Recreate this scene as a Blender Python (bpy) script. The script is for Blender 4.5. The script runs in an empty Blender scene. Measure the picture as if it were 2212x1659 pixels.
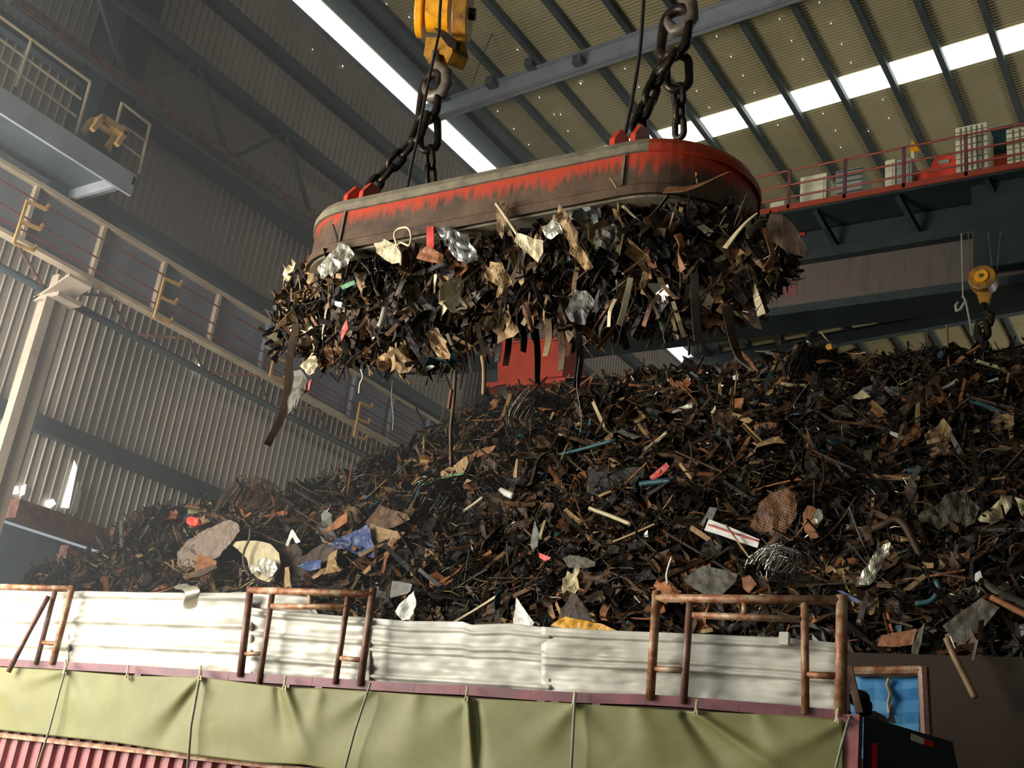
import bpy, bmesh, math, random
import numpy as np
from mathutils import Vector, Matrix, noise

# ------------------------------------------------------------------ camera, world, lights, exposure
S = bpy.context.scene
C = S.collection
EYE = 1.7
F, CX, CY = 2481.0, 1106.0, 829.5
def _n(v): return v / np.linalg.norm(v)
_D = _n(np.array([2812 - CX, 2030 - CY, F]))                 # depth of the hall
_Z = np.array([1951 - CX, -5500 - CY, F]); _Z = _n(_Z - _D * (_D @ _Z))
_X = np.cross(_D, _Z)
CAM = np.stack([_X, _D, _Z])                                 # rows: world axes seen in the camera (x right, y down, z forward)
cam = bpy.data.objects.new('camera', bpy.data.cameras.new('camera')); C.objects.link(cam)
_r, _d, _f = CAM[:, 0], CAM[:, 1], CAM[:, 2]
cam.matrix_world = Matrix(((_r[0], -_d[0], -_f[0], 0), (_r[1], -_d[1], -_f[1], 0), (_r[2], -_d[2], -_f[2], EYE), (0, 0, 0, 1)))
cam.data.sensor_width = 36.0
cam.data.lens = F / 2212 * 36.0
cam.data.clip_end = 300
S.camera = cam
S.view_settings.view_transform = 'Standard'
S.view_settings.look = 'None'
S.view_settings.gamma = 1.0
S.view_settings.use_curve_mapping = False
S.view_settings.exposure = -0.1
S.cycles.use_denoising = True
S.cycles.max_bounces = 6
S.cycles.diffuse_bounces = 4
S.cycles.sample_clamp_indirect = 6.0

W = bpy.data.worlds.new('sky'); S.world = W; W.use_nodes = True
_b = W.node_tree.nodes['Background']
_b.inputs[0].default_value = (0.80, 0.90, 1.0, 1); _b.inputs[1].default_value = 0.45

def area(name, loc, aim, sx, sy, power, col):
    l = bpy.data.lights.new(name, 'AREA'); l.shape = 'RECTANGLE'; l.size = sx; l.size_y = sy
    l.energy = power; l.color = col
    o = bpy.data.objects.new(name, l); C.objects.link(o); o.location = loc
    o.rotation_euler = (Vector(aim) - Vector(loc)).to_track_quat('-Z', 'Y').to_euler()
    return o
area('gate_daylight', (-15.4, 1.8, 5.2), (-12.5, 9.2, 4.8), 6.5, 7.0, 4300, (1.0, 0.965, 0.89))
area('yard_daylight', (-7.0, -9.5, 7.0), (-9.0, 14.0, 6.0), 14.0, 8.0, 400, (1.0, 0.98, 0.93))

area('far_bay_daylight', (7.0, 44.0, 9.0), (-9.0, 39.0, 19.5), 8.0, 6.0, 2600, (1.0, 0.97, 0.9))

# ------------------------------------------------------------------ from a pixel of the photograph to a place in the hall
def ray(px, py): return CAM @ np.array([(px - CX) / F, (py - CY) / F, 1.0])
def at(px, py, x=None, y=None, z=None, d=None):
    r = ray(px, py)
    t = d if d is not None else x / r[0] if x is not None else y / r[1] if y is not None else (z - EYE) / r[2]
    return np.array([r[0] * t, r[1] * t, r[2] * t + EYE])
def proj(p):
    c = CAM.T @ (np.array(p, float) - np.array([0, 0, EYE]))
    return CX + F * c[0] / c[2], CY + F * c[1] / c[2]

# ------------------------------------------------------------------ materials
def lin(h):
    h = h.lstrip('#')
    return tuple((c / 12.92 if c <= 0.04045 else ((c + 0.055) / 1.055) ** 2.4) for c in (int(h[i:i + 2], 16) / 255 for i in (0, 2, 4))) + (1,)
def N(nt, t, **k):
    n = nt.nodes.new(t)
    for a, b in k.items(): setattr(n, a, b)
    return n
def mat(name, cols, scale=3.0, rough=0.7, metal=0.0, bump=0.0, stretch=(1, 1, 1), vary=0.0, detail=6, spec=0.4):
    m = bpy.data.materials.new(name); m.use_nodes = True
    nt = m.node_tree; p = nt.nodes['Principled BSDF']
    p.inputs['Roughness'].default_value = rough; p.inputs['Metallic'].default_value = metal
    p.inputs['Specular IOR Level'].default_value = spec
    L = nt.links.new
    tc = N(nt, 'ShaderNodeTexCoord'); mp = N(nt, 'ShaderNodeMapping'); mp.inputs['Scale'].default_value = stretch
    L(tc.outputs['Object'], mp.inputs[0])
    ns = N(nt, 'ShaderNodeTexNoise'); ns.inputs['Scale'].default_value = scale; ns.inputs['Detail'].default_value = detail; ns.inputs['Roughness'].default_value = 0.62
    L(mp.outputs[0], ns.inputs[0])
    rp = N(nt, 'ShaderNodeValToRGB'); e = rp.color_ramp.elements
    if isinstance(cols, str): cols = [cols, cols]
    k = len(cols)
    for i, c in enumerate(cols):
        pos = 0.3 + 0.4 * i / max(1, k - 1)
        el = e[i] if i < 2 else e.new(pos)
        el.position = pos
        el.color = lin(c)
    L(ns.outputs[0], rp.inputs[0])
    out = rp.outputs[0]
    if vary:
        oi = N(nt, 'ShaderNodeObjectInfo'); ge = N(nt, 'ShaderNodeNewGeometry')
        ad = N(nt, 'ShaderNodeMath', operation='ADD'); L(oi.outputs['Random'], ad.inputs[0]); L(ge.outputs['Random Per Island'], ad.inputs[1])
        fr = N(nt, 'ShaderNodeMath', operation='FRACT'); L(ad.outputs[0], fr.inputs[0])
        mr = N(nt, 'ShaderNodeMapRange'); mr.inputs[3].default_value = 1 - vary; mr.inputs[4].default_value = 1 + vary
        L(fr.outputs[0], mr.inputs[0])
        hs = N(nt, 'ShaderNodeHueSaturation'); L(mr.outputs[0], hs.inputs['Value']); L(out, hs.inputs['Color'])
        out = hs.outputs[0]
    L(out, p.inputs['Base Color'])
    if bump:
        bp = N(nt, 'ShaderNodeBump'); bp.inputs['Strength'].default_value = bump; bp.inputs['Distance'].default_value = 0.03
        L(ns.outputs[0], bp.inputs['Height']); L(bp.outputs[0], p.inputs['Normal'])
    return m
def glow(name, col, strength):
    m = bpy.data.materials.new(name); m.use_nodes = True
    p = m.node_tree.nodes['Principled BSDF']; p.inputs['Base Color'].default_value = lin(col); p.inputs['Roughness'].default_value = 0.4
    p.inputs['Emission Color'].default_value = lin(col); p.inputs['Emission Strength'].default_value = strength
    return m
M = {
 'wall': mat('wall_sheet', ['#8a8074', '#998e80', '#a39887'], 0.5, 0.62),
 'roof': mat('roof_sheet', ['#8d835f', '#9b906b', '#a49873'], 0.4, 0.6),
 'steel': mat('dark_steel', ['#363e41', '#414a4c', '#474f50'], 1.5, 0.55),
 'purlin': mat('purlin_steel', ['#333b3a', '#3e4644', '#464d4a'], 1.5, 0.6),
 'green': mat('dark_green_steel', ['#171f1e', '#1f2927', '#252e2b'], 1.5, 0.5),
 'grey': mat('grey_steel', ['#6f7478', '#82868a', '#8d9092'], 1.2, 0.5),
 'cream': mat('cream_paint', ['#97866f', '#ad9c83', '#b6a78d'], 1.5, 0.5),
 'column': mat('column_paint', ['#8f8071', '#a39381', '#ab9b88'], 0.8, 0.55),
 'web': mat('web_grey', ['#64656a', '#71727a', '#78787c'], 0.8, 0.6),
 'conductor': mat('conductor_red', ['#5f2826', '#70302c'], 3, 0.5),
 'ochre': mat('ochre_paint', ['#94733f', '#a37f48', '#7d5f33'], 5, 0.55),
 'floor': mat('concrete_floor', ['#3b3732', '#4b463f', '#55503a'], 0.6, 0.9, bump=0.3),
 'bunker': mat('bunker_concrete', ['#211810', '#2e2115', '#261b12'], 1.2, 0.9, bump=0.4),
 'skylight': glow('skylight_panel', '#f6fff4', 4.0),
 'clerestory': glow('clerestory_panel', '#f6fffa', 1.5),
 'hole': glow('daylight_hole', '#ffffff', 3.0),
 'yellow': mat('yellow_paint', ['#8a5a12', '#d8950f', '#e6a417'], 4, 0.42),
 'yellow_dark': mat('yellow_grimy', ['#3d2c17', '#93651b', '#a87119'], 5, 0.5),
 'chain': mat('chain_steel', ['#1d1713', '#2c241d', '#43301f'], 9, 0.38, 0.6, bump=0.2),
 'hook': mat('hook_steel', ['#4c443a', '#665c4e', '#75695a'], 6, 0.45, 0.3),
 'rubber': mat('cable_rubber', ['#1b1715', '#2a211c'], 9, 0.6),
 'red': mat('red_paint', ['#8d2413', '#b3331b', '#c03c20'], 5, 0.5),
 'orange_red': mat('orange_red_paint', ['#7c2412', '#963018', '#a3391e'], 1.3, 0.5),
 'maroon': mat('maroon_paint', ['#4a2a2c', '#613236', '#7a3d3f'], 3, 0.55),
 'container': mat('container_red', ['#753f3e', '#894b4a', '#80524e'], 3, 0.55),
 'white_sheet': mat('white_sheet', ['#8d8776', '#a8a495', '#b2ae9f', '#adaa9b'], 1.4, 0.42, bump=0.08, stretch=(1, 1, 2.5)),
 'rusty_pipe': mat('rusty_pipe', ['#5a3522', '#80502f', '#967a5c', '#a59c8c'], 9, 0.55, 0.2),
 'brown_pipe': mat('brown_pipe', ['#4a3129', '#6a4838', '#7b6558'], 7, 0.5, 0.2),
 'tarp': mat('tarp_olive', ['#605d31', '#696638', '#706d3e'], 2.5, 0.62, bump=0.05),
 'rope': mat('rope_grey', ['#6d6c5e', '#8b8a78'], 30, 0.8),
 'blue_sheet': mat('blue_sheet', ['#1f5a84', '#2e72a2', '#4683a8', '#77776c'], 2.5, 0.5),
 'black': mat('black_rubber', ['#121614', '#1b201d'], 3, 0.7),
 'tape_red': mat('tape_red', ['#b0160f', '#c01c14'], 5, 0.35),
 'tape_white': mat('tape_white', ['#a49c86', '#b5ad96'], 5, 0.35),
 'cabinet': mat('cabinet_cream', ['#c4bd9f', '#d6d0b4'], 2, 0.5),
 'cabinet_grey': mat('cabinet_grey', ['#85867a', '#97978a'], 2, 0.5),
 'motor_red': mat('motor_red', ['#c23a2c', '#d8503c'], 2, 0.4),
 'teal': mat('teal_paint', ['#1f4f4c', '#2a625d'], 2, 0.5),
 'girder': mat('girder_red_grey', ['#453d37', '#514841', '#583f3a'], 1.5, 0.6, stretch=(6, 1, 0.6)),
 'girder_red': mat('girder_dull_red', ['#5f3734', '#6d403d'], 2, 0.6),
 'walk_edge': mat('walkway_red', ['#7c2f1c', '#8f3a24'], 3, 0.55),
}
# scrap palette: rust in several states, zinc, tin, paint
SC = {
 'dark':   mat('scrap_dark_rust', ['#0f0c09', '#19140e', '#271f15'], 7, 0.6, 0.35, vary=0.5),
 'brown':  mat('scrap_brown_rust', ['#22190f', '#3e2c1a', '#573f25'], 6, 0.62, 0.2, vary=0.5),
 'orange': mat('scrap_orange_rust', ['#50341c', '#744726', '#8a5a32'], 6, 0.65, 0.1, vary=0.35),
 'tan':    mat('scrap_tan_rust', ['#665035', '#8a6e49', '#a08459'], 5, 0.6, 0.15, vary=0.35),
 'beige':  mat('scrap_beige', ['#8f8160', '#aea07c', '#bcae8a'], 5, 0.55, 0.1, vary=0.25),
 'zinc':   mat('scrap_zinc', ['#5e5b52', '#8a887e', '#a3a199'], 8, 0.3, 0.85, vary=0.25),
 'tin':    mat('scrap_bright_tin', ['#8a846f', '#b5af99', '#c8c3b0'], 7, 0.28, 0.6, vary=0.12),
 'wire':   mat('scrap_wire', ['#17130f', '#2d251d', '#4d4338'], 10, 0.3, 0.8, vary=0.4),
 'blue':   mat('scrap_blue_paint', ['#1f2845', '#303d62', '#4a4f6b'], 3, 0.5, vary=0.1),
 'teal':   mat('scrap_teal_paint', ['#18353a', '#23474d', '#30575c'], 5, 0.5, vary=0.2),
 'green':  mat('scrap_green_paint', ['#2f5a38', '#4f7f55', '#6b8f68'], 5, 0.5, vary=0.15),
 'red':    mat('scrap_red_paint', ['#8e2119', '#b8372a', '#c4493a'], 5, 0.5, vary=0.15),
 'yellow': mat('scrap_yellow_paint', ['#5c3c10', '#b98418', '#d19a22'], 9, 0.5, vary=0.1),
 'white':  mat('scrap_white_paint', ['#a5a297', '#bfbdb3', '#cbc9c0'], 5, 0.4, vary=0.08),
 'khaki':  mat('scrap_khaki', ['#2a261b', '#3d3727', '#4b4431'], 4, 0.6, vary=0.1),
 'grey':   mat('scrap_grey_plate', ['#3a3932', '#504e46', '#5f5d54'], 4, 0.55, 0.2, vary=0.15),
}

# ------------------------------------------------------------------ mesh helpers
ORG = {}
def tag(o, label=None, cat=None, group=None, kind=None):
    if label: o['label'] = label
    if cat: o['category'] = cat
    if group: o['group'] = group
    if kind: o['kind'] = kind
    return o
def empty(name, loc, label, cat, group=None, kind=None):
    o = bpy.data.objects.new(name, None); C.objects.link(o); o.location = loc; o.empty_display_size = 0.2
    ORG[o.name] = np.array(loc, float)
    return tag(o, label, cat, group, kind)
class MB:
    def __init__(s): s.v, s.f, s.m = [], [], []
    def add(s, v, f, mi=0):
        b = len(s.v); s.v += [tuple(map(float, p)) for p in v]; s.f += [tuple(i + b for i in q) for q in f]; s.m += [mi] * len(f); return s
    def box(s, a, b, mi=0):
        (x0, y0, z0), (x1, y1, z1) = np.minimum(a, b), np.maximum(a, b)
        return s.add([(x0, y0, z0), (x1, y0, z0), (x1, y1, z0), (x0, y1, z0), (x0, y0, z1), (x1, y0, z1), (x1, y1, z1), (x0, y1, z1)],
                     [(0, 3, 2, 1), (4, 5, 6, 7), (0, 1, 5, 4), (1, 2, 6, 5), (2, 3, 7, 6), (3, 0, 4, 7)], mi)
    def hexa(s, q, off, mi=0):
        """a four-cornered plate q pushed through by off"""
        q = [np.array(p, float) for p in q]; o = np.array(off, float)
        return s.add(q + [p + o for p in q], [(0, 1, 2, 3), (7, 6, 5, 4), (0, 4, 5, 1), (1, 5, 6, 2), (2, 6, 7, 3), (3, 7, 4, 0)], mi)
    def bar(s, a, b, w, h, up=(0, 0, 1), mi=0):
        a, b, up = np.array(a, float), np.array(b, float), np.array(up, float)
        d = _n(b - a); sx = np.cross(d, up)
        if np.linalg.norm(sx) < 1e-4: sx = np.cross(d, (1, 0, 0))
        sx = _n(sx); u = np.cross(sx, d)
        p = [a + sx * i * w / 2 + u * j * h / 2 for i, j in ((-1, -1), (1, -1), (1, 1), (-1, 1))]
        return s.hexa(p, b - a, mi)
    def tube(s, pts, r, n=8, closed=False, mi=0, cap=True):
        P = [np.array(p, float) for p in pts]; k = len(P)
        R = r if hasattr(r, '__len__') else [r] * k
        V, Fc = [], []; prev = None
        for i in range(k):
            if closed: t = P[(i + 1) % k] - P[i - 1]
            else: t = P[min(i + 1, k - 1)] - P[max(i - 1, 0)]
            t = _n(t + 1e-12)
            if prev is None:
                a = np.array((0, 0, 1.0)) if abs(t[2]) < 0.9 else np.array((1.0, 0, 0))
                u = _n(np.cross(t, a))
            else: u = _n(prev - t * (prev @ t))
            prev = u; w = np.cross(t, u)
            V += [P[i] + R[i] * (u * math.cos(2 * math.pi * j / n) + w * math.sin(2 * math.pi * j / n)) for j in range(n)]
        for i in range(k if closed else k - 1):
            for j in range(n):
                a0, a1 = i * n + j, i * n + (j + 1) % n; b0, b1 = ((i + 1) % k) * n + j, ((i + 1) % k) * n + (j + 1) % n
                Fc.append((a0, a1, b1, b0))
        if cap and not closed: Fc += [tuple(range(n))[::-1], tuple((k - 1) * n + j for j in range(n))]
        return s.add(V, Fc, mi)
    def prism(s, poly, off, mi=0):
        k = len(poly); P = [np.array(p, float) for p in poly]; o = np.array(off, float)
        return s.add(P + [p + o for p in P], [tuple(range(k)), tuple(range(2 * k - 1, k - 1, -1))] + [(i, i + k, (i + 1) % k + k, (i + 1) % k) for i in range(k)], mi)
    def grid(s, fn, nu, nv, mi=0):
        V = [fn(i / nu, j / nv) for j in range(nv + 1) for i in range(nu + 1)]
        w = nu + 1
        return s.add(V, [(j * w + i, j * w + i + 1, (j + 1) * w + i + 1, (j + 1) * w + i) for j in range(nv) for i in range(nu)], mi)
    def build(s, name, m, parent=None, smooth=False, solid=0.0, bevel=0.0, **tags):
        if parent is not None: org = ORG[parent.name]
        else:
            a = np.array(s.v); org = np.array([(a[:, 0].min() + a[:, 0].max()) / 2, (a[:, 1].min() + a[:, 1].max()) / 2, a[:, 2].min()])
        me = bpy.data.meshes.new(name)
        me.from_pydata([tuple(np.array(p) - org) for p in s.v], [], s.f)
        ms = m if isinstance(m, (list, tuple)) else [m]
        for x in ms: me.materials.append(x)
        if len(ms) > 1: me.polygons.foreach_set('material_index', s.m)
        bm = bmesh.new(); bm.from_mesh(me); bmesh.ops.recalc_face_normals(bm, faces=bm.faces); bm.to_mesh(me); bm.free()
        if smooth:
            me.shade_smooth()
        o = bpy.data.objects.new(name, me); C.objects.link(o)
        if parent is not None: o.parent = parent
        else: o.location = org
        ORG[o.name] = org
        if solid:
            q = o.modifiers.new('t', 'SOLIDIFY'); q.thickness = solid; q.offset = 0
        if bevel:
            q = o.modifiers.new('b', 'BEVEL'); q.width = bevel; q.segments = 2; q.limit_method = 'ANGLE'
        return tag(o, **tags)

# ------------------------------------------------------------------ the hall
XW = -18.0                                                    # left wall
def zr(x): return 19.97 + 0.065 * (x - XW)                    # underside of the roof sheets
Y0, Y1 = -12.0, 62.0
MB().box((-30, -14, -0.3), (14, 64, 0)).build('floor', M['floor'], kind='structure', label='dark concrete floor of the scrap hall')
# left wall: trapezoid ribbed sheet from the lintel to the clerestory
def ribbed(y0, y1, z0, z1, x, pitch=0.186, dep=0.02):
    b = MB(); V = []; y = y0
    while y < y1:
        for dy, dx in ((0, 0), (0.15, 0), (0.158, dep), (0.178, dep)):
            V.append((x + dx, y + dy))
        y += pitch
    k = len(V)
    b.add([(a, c, z0) for a, c in V] + [(a, c, z1) for a, c in V], [(i, i + 1, i + 1 + k, i + k) for i in range(k - 1)])
    return b
wall = ribbed(8.0, Y1, 5.95, 19.2, XW).build('wall_left', M['wall'], solid=0.0, kind='structure', label='ribbed grey steel sheet wall along the hall')
for z in (7.35, 11.75, 13.9, 15.9, 17.6):
    MB().bar((XW + 0.17, 8, z), (XW + 0.17, Y1, z), 0.2, 0.3).build('girt', M['steel'], wall)
MB().box((XW - 0.1, 11.3, 5.62), (XW + 0.35, Y1, 5.95)).build('lintel', M['brown_pipe'], wall)
MB().box((XW - 0.9, 8.0, 0), (XW - 0.7, Y1, 5.7)).build('lower_wall', M['steel'], wall)
MB().box((XW - 0.65, 13.0, 0), (XW - 0.4, 13.3, 5.62)).build('stud', M['brown_pipe'], wall)
# torn slit by the lintel where daylight enters
def slit(poly, x=XW + 0.06): return MB().prism([at(a, b, x=x) for a, b in poly], (0.012, 0, 0))
s = slit([(160, 995), (166, 1010), (148, 1098), (131, 1096)]); s.build('daylight_slit', M['clerestory'], wall)
slit([(168, 1040), (176, 1060), (165, 1110), (150, 1108)]).build('torn_sheet', M['white_sheet'], wall)
for poly in ([(26, 1052), (38, 1050), (40, 1066), (28, 1068)], [(46, 1050), (56, 1046), (52, 1068), (42, 1072)], [(98, 1082), (114, 1078), (120, 1088), (108, 1098), (96, 1092)],
             [(430, 782), (433, 786), (427, 805), (424, 800)]):
    slit(poly, XW + 0.07).build('daylight_gap', M['hole'], wall)
# nail holes that let in daylight, on the wall and in the roof
rng = random.Random(5)
for px, py, h in ((243, 90, 8), (490, 6, 7), (518, 29, 8), (545, 54, 7), (573, 80, 7), (626, 121, 6), (674, 168, 6), (722, 210, 7), (740, 143, 5), (811, 287, 4), (675, 107, 3)):
    c = at(px, py, x=XW + 0.06); r = h * 0.006
    MB().prism([c + np.array((0, r * 0.45 * math.cos(t), r * math.sin(t))) for t in np.linspace(0, 6.283, 7)[:-1]], (0.01, 0, 0)).build('nail_hole', M['hole'], wall)
# roof
def roof_ribs():
    b = MB(); V = []; y = Y0
    while y < Y1:
        for dy, dz in ((0, 0), (0.06, 0), (0.07, 0.016), (0.10, 0.016)): V.append((y + dy, dz))
        y += 0.11
    k = len(V)
    b.add([(XW, a, zr(XW) + c) for a, c in V] + [(13.0, a, zr(13.0) + c) for a, c in V], [(i, i + 1, i + 1 + k, i + k) for i in range(k - 1)])
    return b
roof = roof_ribs().build('ceiling', M['roof'], kind='structure', label='olive tan ribbed roof sheeting under the purlins')
PUR = [-16.8 + 1.268 * i for i in range(23)]
for i, x in enumerate(PUR):
    MB().bar((x, Y0, zr(x) - 0.1), (x, Y1, zr(x) - 0.1), 0.15 if i else 0.34, 0.2).build('purlin', M['purlin'], roof)
MB().bar((-17.42, 4, 19.84), (-17.42, Y1, 19.84), 0.62, 0.16).build('eave_strut', M['green'], roof)
def raft(y):
    b = MB(); zb = lambda x: 19.25 + 0.065 * (x - XW)
    for x0, x1 in ((XW, 13.0),):
        b.hexa([(x0, y - 0.13, zb(x0)), (x1, y - 0.13, zb(x1)), (x1, y - 0.13, zb(x1) + 0.03), (x0, y - 0.13, zb(x0) + 0.03)], (0, 0.26, 0))
        b.hexa([(x0, y - 0.13, zb(x0) + 0.49), (x1, y - 0.13, zb(x1) + 0.49), (x1, y - 0.13, zb(x1) + 0.52), (x0, y - 0.13, zb(x0) + 0.52)], (0, 0.26, 0))
        b.hexa([(x0, y - 0.01, zb(x0)), (x1, y - 0.01, zb(x1)), (x1, y - 0.01, zb(x1) + 0.5), (x0, y - 0.01, zb(x0) + 0.5)], (0, 0.02, 0))
    b.build('rafter', M['grey'] if y < 30 else M['steel'], roof)
for y in (2.3, 20.0, 37.75, 55.4): raft(y)
# small fittings on the near rafter
for px, py in ((1146, 138), (1061, 178), (1250, 132)):
    c = at(px, py, y=19.8); MB().box(c - 0.12, c + 0.12).build('bracket', M['steel'], roof)
for px, py in [(1118, 107), (1254, 180), (1285, 260), (1165, 210), (1211, 247), (1075, 240), (1110, 278), (1142, 312), (1197, 247), (1227, 283),
               (1548, 78), (1579, 122), (1605, 163), (1630, 200), (1684, 41), (1710, 88), (1734, 128), (1502, 40), (1505, 196), (1532, 232),
               (1795, 50), (1818, 95), (1838, 135), (1770, 5), (1876, 283), (1805, 282), (1920, 255), (1907, 215), (1254, 180), (2186, 212), (1778, 245), (1680, 270), (1816, 318), (1350, 148), (1380, 188),
               (835, 8), (785, 60), (903, 102), (884, 37)]:
    r = ray(px, py); t = (19.92 - EYE - 0.065 * XW) / (r[2] - 0.065 * r[0]); c = np.array((r[0] * t, r[1] * t, r[2] * t + EYE))
    MB().prism([c + np.array((0.007 * math.cos(a), 0.03 * math.sin(a), -0.01)) for a in np.linspace(0, 6.283, 7)[:-1]], (0, 0, 0.008)).build('nail_hole', M['hole'], roof)
# daylight strips: the clerestory at the eaves and the skylight across the roof
cl = MB()
y = 4.0
while y < Y1 - 1:
    y2 = min(y + 2.95, Y1); cl.box((XW - 0.02, y, 19.24), (XW + 0.02, y2 - 0.03, 19.98)); y = y2
w1 = cl.build('window_1', M['clerestory'], kind='structure', label='bright daylight strip at the eaves above the ribbed wall')
MB().box((XW + 0.0, 4, 19.16), (XW + 0.1, Y1, 19.24)).build('sill', M['grey'], w1)
MB().box((XW + 0.0, 4, 19.98), (XW + 0.12, Y1, 20.06)).build('head', M['grey'], w1)
sk = MB()
for i in range(len(PUR) - 1):
    x0, x1 = PUR[i] + 0.06, PUR[i + 1] - 0.06
    sk.hexa([(x0, 24.0, zr(x0) - 0.03), (x1, 24.0, zr(x1) - 0.03), (x1, 24.92, zr(x1) - 0.03), (x0, 24.92, zr(x0) - 0.03)], (0, 0, 0.02))
sk.build('window_2', M['skylight'], kind='structure', label='bright translucent skylight strip across the roof')
MB().box((XW, Y1, 0), (13, Y1 + 0.2, 21)).build('wall_back', M['steel'], kind='structure', label='dark far end wall of the hall')
MB().box((13, Y0, 0), (13.2, Y1, 22)).build('wall_right', M['steel'], kind='structure', label='dark side wall beyond the crane')

hz = MB().box((XW + 0.05, Y0, 0.02), (-10.2, 24.0, 19.15)).build('glare_haze', M['wall'], kind='stuff', label='thin haze added for lens glare and slight dust along the ribbed wall')  # scatter volume added mostly to imitate veiling lens glare, only partly dust
hm = bpy.data.materials.new('glare_haze'); hm.use_nodes = True; hm.node_tree.nodes.clear()
_o = hm.node_tree.nodes.new('ShaderNodeOutputMaterial'); _v = hm.node_tree.nodes.new('ShaderNodeVolumeScatter')
_v.inputs['Density'].default_value = 0.009; _v.inputs['Anisotropy'].default_value = 0.3; _v.inputs['Color'].default_value = (0.93, 0.97, 1, 1)
hm.node_tree.links.new(_v.outputs[0], _o.inputs['Volume']); hz.data.materials[0] = hm

# ------------------------------------------------------------------ left crane runway
XB = -16.8
zf, zt = at(257, 642, x=XB)[2], at(218, 485, x=XB)[2]
rb = empty('runway_beam', (XB, 24, zf), 'long grey crane runway girder with cream flanges along the ribbed wall', 'crane beam')
MB().box((XB - 0.03, 4, zf), (XB + 0.01, Y1 - 2, zt)).build('web_plate', M['web'], rb)
MB().box((XB - 0.1, 4, zf - 0.02), (XB + 0.12, Y1 - 2, zf + 0.05)).build('bottom_flange', M['cream'], rb, label='cream bottom flange')
MB().box((XB - 0.2, 4, zt - 0.04), (XB + 0.16, Y1 - 2, zt + 0.03)).build('top_flange', M['cream'], rb, label='cream top flange')
for i in range(22):
    y = at(212, 520, x=XB)[1] + (i - 1) * 1.42
    MB().box((XB, y - 0.035, zf + 0.06), (XB + 0.12, y + 0.035, zt - 0.04)).build('stiffener', M['cream'] if i < 4 else M['web'], rb)
for z in (zf + 0.35, zf + 0.72, zf + 0.12):
    MB().tube([(XB + 0.24, 4, z), (XB + 0.24, 40, z)], 0.015, 6).build('conductor_rail', M['conductor'], label='thin red conductor rail running along the crane girder, one of three', cat='rail', group='red conductor rails on the runway girder')
zb = 10.05
MB().tube([(XB - 0.55, 6, zf - 0.3), (XB - 0.55, 45, zf - 0.3)], 0.075, 8).build('lateral_brace', M['steel'], rb)
for i in range(16):
    y = 9.5 + i * 1.9
    MB().tube([(XB - 0.1, y, zf - 0.02), (XB - 0.55, y + 0.95, zf - 0.3), (XB - 0.1, y + 1.9, zf - 0.02)], 0.03, 6).build('brace', M['brown_pipe'], rb)
for i, (px, py) in enumerate([(45, 478), (345, 642), (592, 772), (772, 905)]):
    c = at(px, py, x=XB + 0.3); x, y, z = c
    b = MB().bar((x, y, z - 0.42), (x, y, z + 0.4), 0.045, 0.045)
    for dz in (-0.4, 0.0, 0.38):
        b.bar((x, y, z + dz), (x + 0.05, y + 0.34, z + dz + 0.02), 0.05, 0.055)
        b.bar((x + 0.05, y + 0.32, z + dz), (x + 0.05, y + 0.36, z + dz + 0.13), 0.045, 0.045)
    b.build('conductor_bracket', M['ochre'], label=('ochre three armed conductor bracket nearest the platform', 'ochre three armed conductor bracket beyond the pale column', 'ochre three armed conductor bracket beside the dangling rusty strip',
            'ochre three armed conductor bracket farthest along, above the heap')[i], cat='bracket', group='conductor brackets on the runway girder')
# pale column with its corbel under the girder
col = MB().box((-17.35, 10.38, 0), (-17.0, 10.72, 9.25)).build('crane_column', M['column'], kind='structure', label='pale painted steel column under the runway girder')
MB().hexa([(-17.4, 10.3, 9.2), (-16.55, 10.3, 9.55), (-16.55, 10.78, 9.55), (-17.4, 10.78, 9.2)], (0, 0, 0.05)).build('corbel', M['column'], col)
MB().box((-17.4, 10.3, 9.2), (-16.7, 10.78, 9.28)).build('cap_plate', M['column'], col)
MB().box((-17.2, 10.4, 9.28), (-17.0, 10.7, zf - 0.05)).build('neck', M['column'], col)
MB().box((-17.0, 10.25, 0), (-16.93, 10.42, 9.2)).build('edge_flange', M['column'], col)
MB().box((-17.9, 10.2, 10.9), (-17.0, 10.9, 19.4)).build('upper_column', M['green'], col)
MB().box((-17.9, 24.2, 0), (-17.2, 24.8, 19.4)).build('crane_column', M['steel'], kind='structure', label='dark far column of the ribbed wall')
# wall truss high on the wall
tr = MB()
for z in (13.7, 15.2): tr.bar((-16.9, 8, z), (-16.9, Y1, z), 0.16, 0.16)
for i in range(20):
    y = 8 + 2.6 * i; tr.bar((-16.9, y, 13.7), (-16.9, y + 1.3, 15.2), 0.08, 0.08).bar((-16.9, y + 1.3, 15.2), (-16.9, y + 2.6, 13.7), 0.08, 0.08)
tr.build('wall_truss_beam', M['steel'], kind='structure', label='dark lattice truss high on the ribbed wall')
MB().bar((-16.78, 8, 13.72), (-16.78, Y1, 13.72), 0.05, 0.17).build('trim_1', M['brown_pipe'], kind='structure')
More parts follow.
